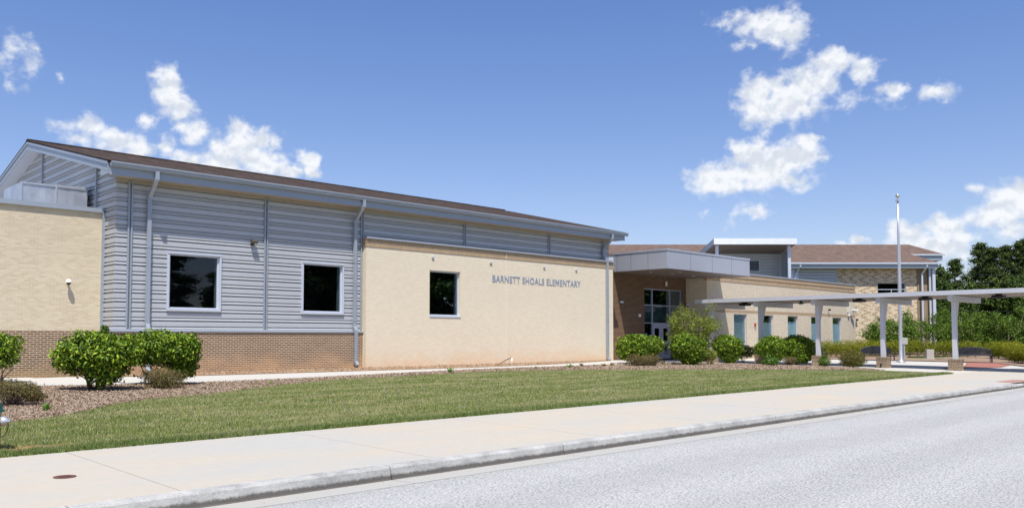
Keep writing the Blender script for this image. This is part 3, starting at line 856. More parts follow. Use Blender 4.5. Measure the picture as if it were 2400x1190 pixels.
for i in range(26):
    x = 28.6 + i * .33 + random.Random(i).uniform(-.15, .15)
    y = walk_lo(x) - .35 - random.Random(i + 90).uniform(0, .9) - max(0, (x - 33)) * .12
    weed(x, y, 'small reddish seedling in the mulch, one of a loose row below the third downspout', .16 + .1 * random.Random(i + 5).random(), 7, i + 50, leaf_low, 'seedling', 'reddish seedlings in the mulch bed')


# ------------------------------------------------------------------ hydrant
t0 = thing('fire_hydrant', 'silver fire hydrant with green bonnet at the left edge of the lawn', 'fire hydrant', (3.05, 13.22, gz(3, 13.3)), R(-44.5))
MB().lathe([(.085, .0), (.085, .30)], 24).build('lower_barrel', rust, t0, smooth=True)
MB().lathe([(.0, .295), (.083, .295), (.083, .50), (.098, .50), (.098, .525), (.088, .53)], 24).build('barrel', silver, t0, smooth=True)
MB().lathe([(.125, .525), (.125, .55), (.108, .552), (.105, .58), (.085, .63), (.05, .66), (.03, .67), (.03, .72), (0, .72)], 24).build('bonnet', green_paint, t0, smooth=True)
MX = Matrix.Rotation(R(90), 4, 'Y')
nz = MB().lathe([(.06, .05), (.06, .10), (.068, .105), (.068, .125)], 20, (0, 0, .40), MX)
nz = nz.build('nozzle', silver, t0, smooth=True)
MB().lathe([(.0, .125), (.066, .125), (.068, .145), (.052, .165), (.050, .185), (.022, .195), (.022, .225), (0, .225)], 20, (0, 0, .40), MX).build('cap', silver, nz, smooth=True)
MY = Matrix.Rotation(R(90), 4, 'X')
pz = MB().lathe([(.078, .05), (.078, .13)], 22, (0, 0, .37), MY).build('pumper_nozzle', silver, t0, smooth=True)
MB().lathe([(.0, .178), (.04, .175), (.088, .16), (.095, .14), (.095, .12), (.07, .12)], 22, (0, 0, .37), MY).build('cap', silver, pz, smooth=True)
MB().tube([(.20, 0, .37), (.20, -.01, .29), (.175, -.01, .23), (.13, 0, .19), (.085, 0, .18)], .006, 6).build('chain', dark, t0)


# ------------------------------------------------------------------ walls
def wall_y(mb, x0, x1, z0, z1, y, holes=(), depth=.12, back=None):
    """wall face looking to -Y with real openings and reveals"""
    xs = sorted({x0, x1, *[h[0] for h in holes], *[h[1] for h in holes]})
    zs = sorted({z0, z1, *[h[2] for h in holes], *[h[3] for h in holes]})
    for i in range(len(xs) - 1):
        for j in range(len(zs) - 1):
            cx, cz = (xs[i] + xs[i + 1]) / 2, (zs[j] + zs[j + 1]) / 2
            if any(h[0] < cx < h[1] and h[2] < cz < h[3] for h in holes): continue
            mb.quad((xs[i], y, zs[j]), (xs[i + 1], y, zs[j]), (xs[i + 1], y, zs[j + 1]), (xs[i], y, zs[j + 1]))
    for a, b_, c, d in holes:
        mb.quad((a, y, c), (a, y + depth, c), (a, y + depth, d), (a, y, d))
        mb.quad((b_, y, c), (b_, y, d), (b_, y + depth, d), (b_, y + depth, c))
        mb.quad((a, y, d), (a, y + depth, d), (b_, y + depth, d), (b_, y, d))
        mb.quad((a, y, c), (b_, y, c), (b_, y + depth, c), (a, y + depth, c))
    return mb

def window(parent, x0, x1, z0, z1, y, fr=.05, pm=None, depth=.10, frame=None, mull=(), blind=None, room=1.6, blind_m=None, jamb=True):
    """frame, pane and the dark room behind; y is the outer face of the frame"""
    f = MB()
    f.box(x0, x1, y, y + depth, z0, z0 + fr).box(x0, x1, y, y + depth, z1 - fr, z1)
    f.box(x0, x0 + fr, y, y + depth, z0 + fr, z1 - fr).box(x1 - fr, x1, y, y + depth, z0 + fr, z1 - fr)
    for mx in mull: f.box(mx - .02, mx + .02, y + .01, y + depth, z0 + fr, z1 - fr)
    w = f.build('window', frame or sidelt, parent)
    MB().box(x0 + fr, x1 - fr, y + depth * .55, y + depth * .55 + .008, z0 + fr, z1 - fr).build('pane', pm or pane_m, w)
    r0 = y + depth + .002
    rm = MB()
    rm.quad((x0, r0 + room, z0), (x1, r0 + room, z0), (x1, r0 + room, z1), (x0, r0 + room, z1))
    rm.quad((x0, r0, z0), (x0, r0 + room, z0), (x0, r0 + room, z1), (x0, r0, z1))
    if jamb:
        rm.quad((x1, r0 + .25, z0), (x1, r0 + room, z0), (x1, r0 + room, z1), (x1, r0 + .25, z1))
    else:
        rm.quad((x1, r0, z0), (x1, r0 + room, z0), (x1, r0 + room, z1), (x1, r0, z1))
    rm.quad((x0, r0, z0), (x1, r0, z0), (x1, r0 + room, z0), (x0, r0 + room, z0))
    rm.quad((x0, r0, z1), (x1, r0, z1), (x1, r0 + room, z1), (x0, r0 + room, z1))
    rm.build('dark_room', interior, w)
    if jamb:
        MB().box(x1 - .004, x1 + .02, r0, r0 + .25, z0, z1).build('inner_jamb', tile, w)
    if blind:
        MB().box(x0 + fr + .01, x1 - fr - .01, r0 + .03, r0 + .04, z0, blind).build('blind', blind_m or blindm, w)
    return w

# ---- the gym building
gym = thing('gym_building', 'long gym building with ribbed grey metal siding, cream brick wall and brown shingle roof', 'building', (9.99, 28.8, .45), world_coords=True)
X0, XJ, X1 = 9.99, 19.70, 35.70
YS, YC = 28.80, 28.50
ZE = 7.01                                   # soffit height
wb = MB(); wall_y(wb, X0 - .06, XJ, .2, 1.93, YS - .12)
wb.quad((X0 - .06, YS - .12, .2), (X0 - .06, 29.79, .2), (X0 - .06, 29.79, 1.93), (X0 - .06, YS - .12, 1.93))
wb.build('brick_base', brown, gym)
MB().prism([(28.64, 1.93), (28.64, 1.985), (28.80, 2.03), (28.85, 2.03), (28.85, 1.93)], 'x', X0 - .10, XJ).box(X0 - .10, X0 + .02, 28.86, 29.79, 1.93, 2.0).build('sill_flashing', metal, gym)

def ribs(z0, z1):
    """siding profile from z0 up: (z, projection)"""
    out = []; z = z0; P_ = .305
    while z < z1:
        for dz, pr in ((0, -.030), (.028, -.030), (.031, .030), (.058, .030), (.100, -.020), (.101, -.030), (.130, -.030), (.133, .018), (.262, .018), (.300, -.020)):
            out.append((z + dz, pr))
        z += P_
    out.append((z, 0))
    return [(min(a, z1), b_) for a, b_ in out if a < z1 + .2]

W1 = (11.70, 13.64, 2.66, 4.70); W2 = (16.89, 18.80, 2.65, 4.69)
sp = ribs(2.0, ZE)
mb = MB()
spans = [(X0, 10.40), (10.48, 15.34), (15.42, XJ - .06)]
for (za, pa), (zb, pb) in zip(sp[:-1], sp[1:]):
    if zb - za < 1e-4: continue
    for a, b_ in spans:
        segs = [(a, b_)]
        for w in (W1, W2):
            if zb > w[2] + .03 and za < w[3] - .03:
                nsg = []
                for s0, s1 in segs:
                    if s0 < w[0] < s1: nsg += [(s0, w[0] + .03), (w[1] - .03, s1)]
                    else: nsg.append((s0, s1))
                segs = nsg
        for s0, s1 in segs:
            mb.quad((s0 - (pa if s0 == X0 else 0), YS - pa, za), (s1, YS - pa, za), (s1, YS - pb, zb), (s0 - (pb if s0 == X0 else 0), YS - pb, zb))
for a, b_ in ((10.40, 10.48), (15.34, 15.42), (XJ - .06, XJ + .01)):      # recessed joint strips close the gaps
    mb.quad((a, YS + .002, 2.0), (b_, YS + .002, 2.0), (b_, YS + .002, ZE), (a, YS + .002, ZE))
mb.build('front_siding', siding, gym)
# gable end siding on x = X0
RIDGE_Y, EAVE_Y, RZ0, SL = 37.2, 28.0, 7.40, .236
def under(y): return RZ0 - .36 + SL * ((min(y, 2 * RIDGE_Y - y)) - EAVE_Y)
def ystart(z): return YS if z <= under(YS) else EAVE_Y + (z - RZ0 + .36) / SL
mb = MB(); sp2 = ribs(2.0, 9.2)
for (za, pa), (zb, pb) in zip(sp2[:-1], sp2[1:]):
    if zb - za < 1e-4: continue
    ya, yb = ystart(za), ystart(zb)
    if ya > RIDGE_Y - .1: continue
    yb = min(yb, RIDGE_Y)
    xa, xb = X0 - pa, X0 - pb
    ca = -pa if ya == YS else 0; cb = -pb if yb == YS else 0
    mb.quad((xa, ya + ca, za), (xb, yb + cb, zb), (xb, 2 * RIDGE_Y - yb, zb), (xa, 2 * RIDGE_Y - ya, za))
mb.build('gable_siding', siding, gym)
# trims
mb = MB()
bxs = []
for a, b_ in ((10.40, 10.48), (15.34, 15.42)):
    bxs += [(a - .035, a + .012, YS - .075, YS - .002, 2.0, ZE), (b_ - .012, b_ + .035, YS - .075, YS - .002, 2.0, ZE)]
bxs.append((XJ - .10, XJ - .05, YS - .075, YS, 2.03, ZE))
for yy in (30.57, 36.84):
    bxs.append((X0 - .075, X0 + .0, yy - .05, yy + .05, 6.1, under(yy)))
bxs.append((X0 - .09, X0 + .0, 29.70, 29.785, 2.03, 5.95))
for q in bxs: MB().box(*q).build('siding_trim', metal, gym)
# upper siding over the cream wall
mb = MB(); sp3 = ribs(5.93, ZE)
joints = [25.26, 30.93, 35.19]
xs_ = [XJ, 25.22, 25.30, 30.89, 30.97, 35.15, 35.23, X1]
for (za, pa), (zb, pb) in zip(sp3[:-1], sp3[1:]):
    if zb - za < 1e-4: continue
    for k in range(0, 8, 2):
        mb.quad((xs_[k], YS - pa, za), (xs_[k + 1], YS - pa, za), (xs_[k + 1], YS - pb, zb), (xs_[k], YS - pb, zb))
for k in (1, 3, 5): mb.quad((xs_[k], YS + .002, 5.85), (xs_[k + 1], YS + .002, 5.85), (xs_[k + 1], YS + .002, ZE), (xs_[k], YS + .002, ZE))
mb.quad((X1, YS, 5.85), (X1, 30.0, 5.85), (X1, 30.0, ZE), (X1, YS, ZE))
mb.quad((X1, 30.0, .3), (X1, 45.6, .3), (X1, 45.6, ZE), (X1, 30.0, ZE))
mb.build('upper_siding', siding, gym)
for j in joints:
    for q in ((j - .075, j - .03), (j + .03, j + .075)): MB().box(*q, YS - .07, YS - .002, 5.90, ZE).build('siding_trim', metal, gym)
MB().box(XJ + .005, XJ + .05, YS - .07, YS, 5.88, ZE).build('siding_trim', metal, gym)
MB().prism([(YC - .085, 5.78), (YC - .085, 5.84), (YS - .01, 5.93), (YS - .01, 5.78)], 'x', XJ - .03, X1 + .04).build('ledge_flashing', metal, gym)
# cream wall
W3 = (23.01, 24.77, 2.66, 4.67)
mb = MB(); wall_y(mb, XJ, X1, .2, 5.45, YC, [W3], .13)
mb.quad((XJ, YC, .2), (XJ, YS, .2), (XJ, YS, 5.45), (XJ, YC, 5.45)).quad((X1, YC, .2), (X1, 30, .2), (X1, 30, 5.45), (X1, YC, 5.45))
mb.build('cream_brick_wall', cream, gym)
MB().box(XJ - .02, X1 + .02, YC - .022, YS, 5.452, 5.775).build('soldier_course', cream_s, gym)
MB().box(XJ - .022, X1 + .022, YC - .026, YC + .05, 5.606, 5.618).build('course_joint', brown, gym)
MB().box(27.63, 27.65, YC - .003, YC + .02, .45, 5.45).box(27.63, 27.65, YC - .03, YC, 5.46, 5.77).build('control_joint', sealant, gym)
MB().box(XJ - .012, XJ + .0, YS - .13, YS - .11, .45, 1.93).build('corner_sealant', sealant, gym)
MB().box(X0 - .05, X1 - .02, YS, 29.2, .2, .9).build('foundation', interior, gym)
# windows: trims and glass
for (a, b_, c, d) in (W1, W2):
    tr = MB()
    tr.box(a, b_, YS - .085, YS + .02, c, c + .075).box(a, b_, YS - .10, YS + .02, d - .07, d)
    tr.box(a, a + .07, YS - .085, YS + .02, c + .075, d - .07).box(b_ - .07, b_, YS - .085, YS + .02, c + .075, d - .07)
    wf = window(gym, a + .07, b_ - .07, c + .075, d - .07, YS + .0, .055, depth=.09)
    tr.build('trim', sidelt, wf)
window(gym, W3[0] + .002, W3[1] - .002, W3[2] + .03, W3[3] - .002, YC + .11, .06, depth=.07)
MB().box(W3[0] + .001, W3[1] + .02, YC - .025, YC + .12, W3[2] - .035, W3[2] + .028).build('window_sill', sidelt, gym)
# roof
XR0, XR1 = 9.49, 36.28
def slab(mb, x0, x1, y0, z0, y1, z1, th):
    mb.add([(x0, y0, z0), (x1, y0, z0), (x1, y1, z1), (x0, y1, z1), (x0, y0, z0 - th), (x1, y0, z0 - th), (x1, y1, z1 - th), (x0, y1, z1 - th)],
           [(0, 1, 2, 3), (7, 6, 5, 4), (0, 4, 5, 1), (1, 5, 6, 2), (2, 6, 7, 3), (3, 7, 4, 0)])
    return mb
RZ1 = RZ0 + SL * (RIDGE_Y - EAVE_Y)
mb = MB(); slab(mb, XR0 - .03, XR1 + .03, EAVE_Y + .05, RZ0 + .03, RIDGE_Y, RZ1 + .02, .03)
slab(mb, XR0 - .03, XR1 + .03, 2 * RIDGE_Y - EAVE_Y, RZ0, RIDGE_Y, RZ1 + .02, .03)
mb.box(XR0 - .03, XR1 - .4, RIDGE_Y - .13, RIDGE_Y + .13, RZ1 - .02, RZ1 + .055)
rf = mb.build('roof', shing, gym)
mb = MB(); slab(mb, XR0 - .015, XR1 + .015, EAVE_Y + .1, RZ0 + .005, RIDGE_Y, RZ1 - .03, .05)
slab(mb, XR0 - .015, XR1 + .015, 2 * RIDGE_Y - EAVE_Y - .05, RZ0 - .03, RIDGE_Y, RZ1 - .03, .05)
mb.build('roof_deck', dark, rf)
# fascia, soffit, rake
FY = 28.13
fz = MB().box(XR0 + .04, XR1, FY, FY + .03, ZE - .01, 7.38)
fz.box(XR0 + .04, XR1, FY - .008, FY, ZE - .03, ZE + .015)
fz.build('fascia', metal, gym)
mb = MB().box(XR0 + .04, XR1, FY + .03, YS + .02, ZE, ZE + .03).box(X0, X1, YS - .06, YS - .02, ZE - .12, ZE)
for k in range(1, 4): mb.box(XR0 + .5, XR1, FY + .03 + k * .16, FY + .042 + k * .16, ZE - .006, ZE)
mb.build('soffit', soffit, gym)
mb = MB()
for sgn in (1, -1):
    ya = EAVE_Y + .14 if sgn == 1 else 2 * RIDGE_Y - EAVE_Y - .14
    zt = lambda y: RZ0 - .05 + SL * ((y if sgn == 1 else 2 * RIDGE_Y - y) - EAVE_Y)
    q = [(ya, zt(ya)), (RIDGE_Y, zt(RIDGE_Y)), (RIDGE_Y, zt(RIDGE_Y) - .30), (ya, zt(ya) - .30)]
    mb.prism(q, 'x', XR0, XR0 + .03)
    q = [(ya, zt(ya)), (RIDGE_Y, zt(RIDGE_Y)), (RIDGE_Y, zt(RIDGE_Y) - .08), (ya, zt(ya) - .08)]
    mb.prism(q, 'x', XR0 - .035, XR0 - .003)
mb.box(XR0 + .004, XR0 + .028, FY - .002, FY + .67, ZE - .012, 7.34).box(XR0 + .03, X0 + .02, FY + .64, FY + .67, ZE - .01, 7.30)
mb.box(XR0 + .031, X0 - .02, FY + .032, FY + .638, ZE - .012, ZE - .001)
mb.build('rake_fascia', metal, gym)
mb = MB()
for sgn in (1, -1):
    f_ = (lambda y: y) if sgn == 1 else (lambda y: 2 * RIDGE_Y - y)
    ya = FY + .68
    q = [(f_(ya), under(ya)), (RIDGE_Y, under(RIDGE_Y)), (RIDGE_Y, under(RIDGE_Y) + .02), (f_(ya), under(ya) + .02)]
    mb.prism(q, 'x', XR0 + .03, X0 + .1)
mb.build('rake_soffit', sidelt, gym)
# gutter, K profile
gp = [(FY - .002, 7.23), (FY - .10, 7.23), (FY - .13, 7.29), (FY - .125, 7.33), (FY - .155, 7.36), (FY - .155, 7.40), (FY - .135, 7.40), (FY - .135, 7.37), (FY - .02, 7.36), (FY - .002, 7.40)]
gt = MB().prism(gp, 'x', XR0 + .06, XR1 + .16).build('gutter', metal, gym)
for k in range(1, 9): MB().prism([(a - .002 if a < FY - .05 else a, b_) for a, b_ in gp[1:6]], 'x', XR0 + 3.05 * k, XR0 + 3.05 * k + .03).build('gutter_strap', metal, gt)
# downspouts
D1 = [(0, FY - .07, 7.25), (0, FY - .07, 7.0), (0, YS - .14, 6.48), (0, YS - .14, 2.20)]
def spout(x, path, clips=()):
    s_ = MB().rect([(x, p[1], p[2]) for p in path], .125, .10)
    o = s_.build('downspout', metal, gym)
    for cz, cy in clips: MB().box(x - .072, x + .072, cy - .058, cy + .06, cz, cz + .03).build('clip', metal, o)
    return o
spout(11.03, D1 + [(0, YS - .24, 2.02), (0, YS - .24, .75), (0, YS - .34, .60)], [(4.75, YS - .14)])
spout(19.27, D1 + [(0, YS - .24, 2.02), (0, YS - .24, .78), (0, YS - .38, .62)], [(4.75, YS - .14), (2.4, YS - .14), (1.2, YS - .24)])
spout(35.12, [(0, FY - .07, 7.25), (0, FY - .07, 7.0), (0, YS - .14, 6.48), (0, YS - .14, 6.05), (0, YC - .09, 5.90), (0, YC - .09, .68), (0, YC - .24, .53)], [(4.2, YC - .09), (2.6, YC - .09), (1.0, YC - .09)])
MB().box(X0 + .05, X1 - .1, YS + 2.2, 45.5, .3, 6.9).build('core_walls', interior, gym)

# ---- lettering
names = thing('wall_lettering', 'grey metal capital letters spelling BARNETT SHOALS ELEMENTARY on the cream brick wall', 'wall sign', (26.75, YC, 4.33), world_coords=True)
cu = bpy.data.curves.new('letters', 'FONT'); cu.body = 'BARNETT SHOALS ELEMENTARY'
cu.size = .42; cu.extrude = .008; cu.offset = .006; cu.space_character = 1.10; cu.space_word = .95
co = bpy.data.objects.new('tmp_letters', cu); COL.objects.link(co)
dg = bpy.context.evaluated_depsgraph_get()
me = bpy.data.meshes.new_from_object(co.evaluated_get(dg))
bpy.data.objects.remove(co)
letm = plain('letter_metal', (.30, .34, .41), .45, .4, .2, .05)
bm = bmesh.new(); bm.from_mesh(me)
bmesh.ops.remove_doubles(bm, verts=bm.verts, dist=1e-5)
bm.verts.ensure_lookup_table()
seen = set(); comps = []
for v in bm.verts:
    if v.index in seen: continue
    st = [v]; comp = []; seen.add(v.index)
    while st:
        q = st.pop(); comp.append(q)
        for e in q.link_edges:
            w = e.other_vert(q)
            if w.index not in seen: seen.add(w.index); st.append(w)
    comps.append(comp)
allx = [v.co.x for v in bm.verts]; ally = [v.co.y for v in bm.verts]
mx0, mx1 = min(allx), max(allx); fx = 6.27 / (mx1 - mx0)
hh = .318 / (max(ally) - min(ally)); my = min(ally)
comps.sort(key=lambda c: min(v.co.x for v in c))
for comp in comps:
    ids = {v.index: i for i, v in enumerate(comp)}
    fs = {f for v in comp for f in v.link_faces}
    m2 = MB(); li_ = comps.index(comp)
    if li_ == 16:      # the M, cut as one clean outline
        xa = 26.75 + (min(v.co.x for v in comp) - mx0) * fx; xb = 26.75 + (max(v.co.x for v in comp) - mx0) * fx
        za = 4.33 + (min(v.co.y for v in comp) - my) * hh; zb = 4.33 + (max(v.co.y for v in comp) - my) * hh
        w_ = (xb - xa); sw = .055; md = (xa + xb) / 2
        m2.prism([(xa, za), (xa + sw, za), (xa + sw, zb - .10), (md - .022, za + .07), (md + .022, za + .07), (xb - sw, zb - .10), (xb - sw, za), (xb, za), (xb, zb), (xb - sw * 1.25, zb), (md, za + .16), (xa + sw * 1.25, zb), (xa, zb)], 'y', YC - .018, YC - .002)
        m2.build('letter', letm, names)
        continue
    m2.add([(26.75 + (v.co.x - mx0) * fx, YC - .010 - v.co.z, 4.33 + (v.co.y - my) * hh) for v in comp], [tuple(ids[v.index] for v in f.verts) for f in fs])
    m2.build('letter', letm, names)
bm.free()

# ---- small fixtures on the gym walls
def up_light(x, z, y, label):
    t_ = thing('wall_light', label, 'wall light', (x, y, z), 0, 'square downlights on the cream brick wall')
    MB().box(-.062, .062, -.055, 0, -.045, .05).build('housing', sidelt, t_, bevel=.006)
    MB().box(-.05, .05, -.05, -.008, -.052, -.0455).build('lens', dark, t_)
for x, z, lb in ((23.17, 5.24, 'square downlight above the window in the cream brick wall'), (26.64, 5.22, 'square downlight above the start of the lettering'),
                 (30.26, 5.22, 'square downlight above the middle of the lettering'), (32.67, 5.22, 'square downlight above the end of the lettering')):
    up_light(x, z, YC, lb)
t0 = thing('flood_light', 'dark floodlight on the metal siding between the two big windows', 'floodlight', (14.83, YS - .06, 5.24))
MB().box(-.06, .06, -.03, 0.06, -.08, .08).build('back_plate', dark, t0)
MB().prism([(-.02, .05), (-.17, .09), (-.22, .03), (-.16, -.05), (-.02, -.02)], 'x', -.10, .12).build('lamp_head', plain('bronze_metal', (.12, .10, .09), .5, .4, .4), t0)

def dome_cam(x, y, z, label, rz=0, s=1.0, face=1):
    t_ = thing('dome_camera', label, 'security camera', (x, y, z), rz, 'white dome security cameras')
    MB().tube([(0, 0, .02), (0, -.09 * s, .06 * s), (0, -.18 * s, .05 * s)], .035 * s, 10).build('arm', white, t_, smooth=True)
    MB().lathe([(0, .08 * s), (.05 * s, .075 * s), (.085 * s, .03 * s), (.088 * s, -.03 * s)], 20, (0, -.18 * s, 0)).build('shroud', white, t_, smooth=True)
    MB().lathe([(.075 * s, -.03 * s), (.06 * s, -.075 * s), (.03 * s, -.098 * s), (0, -.105 * s)], 20, (0, -.18 * s, 0)).build('dome', dark, t_, smooth=True)
    return t_
dome_cam(8.86, 29.80, 3.56, 'white dome camera on the low cream brick wing at far left')
dome_cam(38.05, 29.90, 3.74, 'white dome camera on the dark brown entrance wall')
dome_cam(44.47 + .0, 29.45, 3.74, 'white dome camera on the shaded side wall right of the entrance glass', R(-90))
t0 = thing('wall_speaker', 'small white box on the dark brown entrance wall at door height', 'wall box', (39.88, 29.9, 3.03))
MB().box(-.07, .07, -.09, 0, -.09, .09).build('box', white, t0, bevel=.015)
t0 = thing('emergency_light', 'white cylinder light under the canopy above the entrance glass', 'wall light', (42.52, 29.9, 5.0))
MB().lathe([(0, -.14), (.07, -.14), (.07, .14), (0, .14)], 16, (0, -.08, 0)).build('body', white, t0)

# pvc pipe and rod at the foot of the wall
t0 = thing('drain_pipe', 'white plastic pipe with a leaning dark hose at the foot of the cream wall', 'pipe', (26.85, 27.3, gz(26.85, 27.3)))
MB().tube([(0, 0, -.02), (0, 0, .36)], .022, 10).build('pipe', white, t0, smooth=True)
MB().tube([(-.03, .01, .36), (-.3, .06, .26), (-.8, .12, .03)], .018, 8).build('hose', dark, t0, smooth=True)

# ---- low wing at the left
low = thing('low_brick_wing', 'low flat-roofed cream brick wing with brown brick base at far left', 'building', (3, 29.8, .45), world_coords=True)
mb = MB(); wall_y(mb, -14, 9.93, 1.97, 5.95, 29.80); mb.quad((-14, 29.8, .3), (-14, 45, .3), (-14, 45, 5.95), (-14, 29.8, 5.95)); mb.build('cream_wall', brick('cream_brick_clean', (.55, .455, .32), (.65, .56, .41), (.68, .585, .41), mo=.012), low)
mb = MB(); wall_y(mb, -14, 9.93, .2, 1.97, 29.795); mb.build('brick_base', brown, low)
MB().box(9.905, 9.93, 29.785, 29.81, 2.0, 5.95).build('corner_sealant', sealant, low)
MB().box(-14.06, 9.94, 29.74, 30.10, 5.95, 6.085).box(-14.05, 9.935, 29.72, 29.745, 5.93, 6.0).build('coping', metal, low)
MB().box(-14, 9.9, 30.1, 45, 5.6, 5.7).build('roof', roof_flat, low)
t0 = thing('roof_duct', 'silver foil-wrapped duct lying on the low wing roof against the gable', 'duct', (7.6, 31, 5.7), world_coords=True)
mb = MB()
N = 14
for i in range(N):
    a = 7.72 + (9.80 - 7.72) * i / N; b_ = 7.72 + (9.80 - 7.72) * (i + 1) / N
    za = 6.86 + .09 * i / N + .012 * math.sin(i * 1.7); zb = 6.86 + .09 * (i + 1) / N + .012 * math.sin((i + 1) * 1.7)
    ya = 31 + .004 * math.sin(i * 2.1); yb = 31 + .004 * math.sin((i + 1) * 2.1)
    mb.quad((a, ya, 5.7), (b_, yb, 5.7), (b_, yb, zb), (a, ya, za)).quad((a, ya, za), (b_, yb, zb), (b_, 33.0, zb), (a, 33.0, za))
mb.quad((7.72, 31, 5.7), (7.72, 33, 5.7), (7.72, 33, 6.86), (7.72, 31, 6.86)).quad((9.8, 31, 5.7), (9.8, 33, 5.7), (9.8, 33, 6.95), (9.8, 31, 6.95))
mb.build('wrapped_duct', foil, t0)
mb = MB().box(7.70, 7.78, 30.965, 31.03, 5.75, 6.87).box(8.78, 8.83, 30.965, 31.03, 5.75, 6.93).box(7.70, 9.82, 30.97, 31.05, 6.83, 6.885)
mb.build('tape', silver, t0)

# ------------------------------------------------------------------ entrance: classroom wing, glass front, canopy
wing = thing('classroom_wing', 'cream brick classroom wing with narrow windows and a recessed dark brick entrance', 'building', (44.7, 28.5, .4), world_coords=True)
XS, YB = 44.75, 29.90
GX0, GX1, GZ1 = 40.40, 44.30, 4.66
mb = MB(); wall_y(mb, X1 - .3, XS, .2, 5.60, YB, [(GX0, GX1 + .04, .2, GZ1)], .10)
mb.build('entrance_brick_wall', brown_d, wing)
WINS = [(48.06, 49.66), (51.63, 53.20), (55.23, 56.76), (58.79, 60.32), (62.32, 63.85)]
mb = MB(); holes = [(a, b_, 1.30, 3.26) for a, b_ in WINS]
wall_y(mb, 44.95, 66.35, .1, 3.32, YC, holes, .14); wall_y(mb, 44.95, 66.35, 3.52, 5.28, YC)
mb.quad((44.95, YC, .1), (XS, YB, .1), (XS, YB, 5.6), (44.95, YC, 5.6))
mb.quad((66.35, YC, .1), (66.35, 50, .1), (66.35, 50, 5.8), (66.35, YC, 5.8))
mb.build('cream_wall', brick('cream_brick_wing', (.54, .46, .345), (.63, .55, .42), (.60, .52, .38), stain=.3), wing)
MB().box(44.97, 66.36, YC - .004, YC + .1, 3.32, 3.52).build('lintel_course', cream_s, wing)
MB().box(44.90, 66.38, YC - .022, YC + .2, 5.28, 5.54).box(44.90, 66.40, YC - .045, YC + .2, 5.553, 5.85).build('soldier_course', cream_s, wing)
MB().box(44.9, 66.44, YC - .085, YC + .35, 5.85, 5.935).build('coping', metal, wing)
MB().box(X1 + .1, 66.3, YB + .3, 50, 5.5, 5.6).build('roof', roof_flat, wing)
MB().box(50.77, 50.79, YC - .003, YC + .02, .3, 5.28).box(61.9, 61.92, YC - .003, YC + .02, .3, 5.28).build('control_joint', sealant, wing)
for i, (a, b_) in enumerate(WINS):
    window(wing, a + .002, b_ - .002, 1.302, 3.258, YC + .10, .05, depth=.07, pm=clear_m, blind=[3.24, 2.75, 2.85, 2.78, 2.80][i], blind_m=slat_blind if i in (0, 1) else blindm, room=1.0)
    MB().box(a - .03, b_ + .03, YC - .03, YC + .10, 1.24, 1.30).build('window_sill', sidelt, wing)
# glazed entrance front
gf = thing('glazed_entrance', 'tall aluminium and glass entrance front with double doors in the brown brick recess', 'entrance', (42.3, YB, .44), world_coords=True)
Z0 = .44
VX = [GX0, 41.29, 43.10, GX1]; HZ = [2.60, 3.66]
mb = MB(); yf = YB + .06; T = .055
for x in (VX[0] + T / 2, VX[1], VX[2], VX[3] - T / 2): mb.box(x - T / 2, x + T / 2, yf, yf + .11, Z0, GZ1 - .0)
for z in HZ: 
    for a, b_ in zip(VX[:-1], VX[1:]): mb.box(a + T * (1 if a == VX[0] else .5), b_ - T * (1 if b_ == VX[3] else .5), yf + .004, yf + .106, z - T / 2, z + T / 2)
for a, b_ in zip(VX[:-1], VX[1:]): mb.box(a + T * (1 if a == VX[0] else .5), b_ - T * (1 if b_ == VX[3] else .5), yf + .004, yf + .106, GZ1 - .07, GZ1 - .01)
frm = mb.build('frame', plain('entrance_frame_metal', (.36, .37, .43), .4, .4, .3), gf)
zs_ = [Z0, HZ[0], HZ[1], GZ1 - .07]
for i in range(3):
    for j in range(3):
        if i == 1 and j == 0: continue
        MB().box(VX[i] + .03, VX[i + 1] - .03, yf + .05, yf + .058, zs_[j] + .03, zs_[j + 1] - .03).build('pane', pane_m, gf)
# frosted middle lights show pale shades behind the glass
MB().box(GX0 + .03, GX1 - .03, yf + .14, yf + .15, HZ[0] + .03, HZ[1] - .03).build('shade', plain('grey_green_shade', (.13, .175, .165), .8, .1), gf)
doorm = plain('door_metal', (.37, .385, .47), .42, .4, .3)
for a, b_, hs in ((41.32, 42.185, 1), (42.205, 43.07, -1)):
    d_ = MB()
    zt = 2.57; s0, s1 = .19, .17
    d_.box(a, a + s0, yf + .02, yf + .07, Z0 + .02, zt).box(b_ - s0, b_, yf + .02, yf + .07, Z0 + .02, zt)
    d_.box(a + s0, b_ - s0, yf + .02, yf + .07, Z0 + .02, Z0 + .30).box(a + s0, b_ - s0, yf + .02, yf + .07, 1.36, 1.52).box(a + s0, b_ - s0, yf + .02, yf + .07, zt - .28, zt)
    do = d_.build('door', doorm, gf)
    MB().box(a + s0, b_ - s0, yf + .04, yf + .048, Z0 + .30, 1.36).box(a + s0, b_ - s0, yf + .04, yf + .048, 1.52, zt - .28).build('pane', pane_m, do)
    hx = b_ - .06 if hs == 1 else a + .06
    MB().tube([(hx, yf + .02, 1.3), (hx, yf - .05, 1.3), (hx, yf - .05, 1.65), (hx, yf + .02, 1.65)], .012, 8).build('handle', silver, do)
MB().box(40.47, 40.78, yf + .03, yf + .04, 1.72, 1.98).build('notice', plain('notice_blue', (.15, .33, .42), .6), gf, 'small blue notice stuck on the lower left pane')
MB().box(40.47, 40.70, yf + .03, yf + .04, 1.60, 1.71).build('notice', redp, gf, 'small red notice below the blue one')
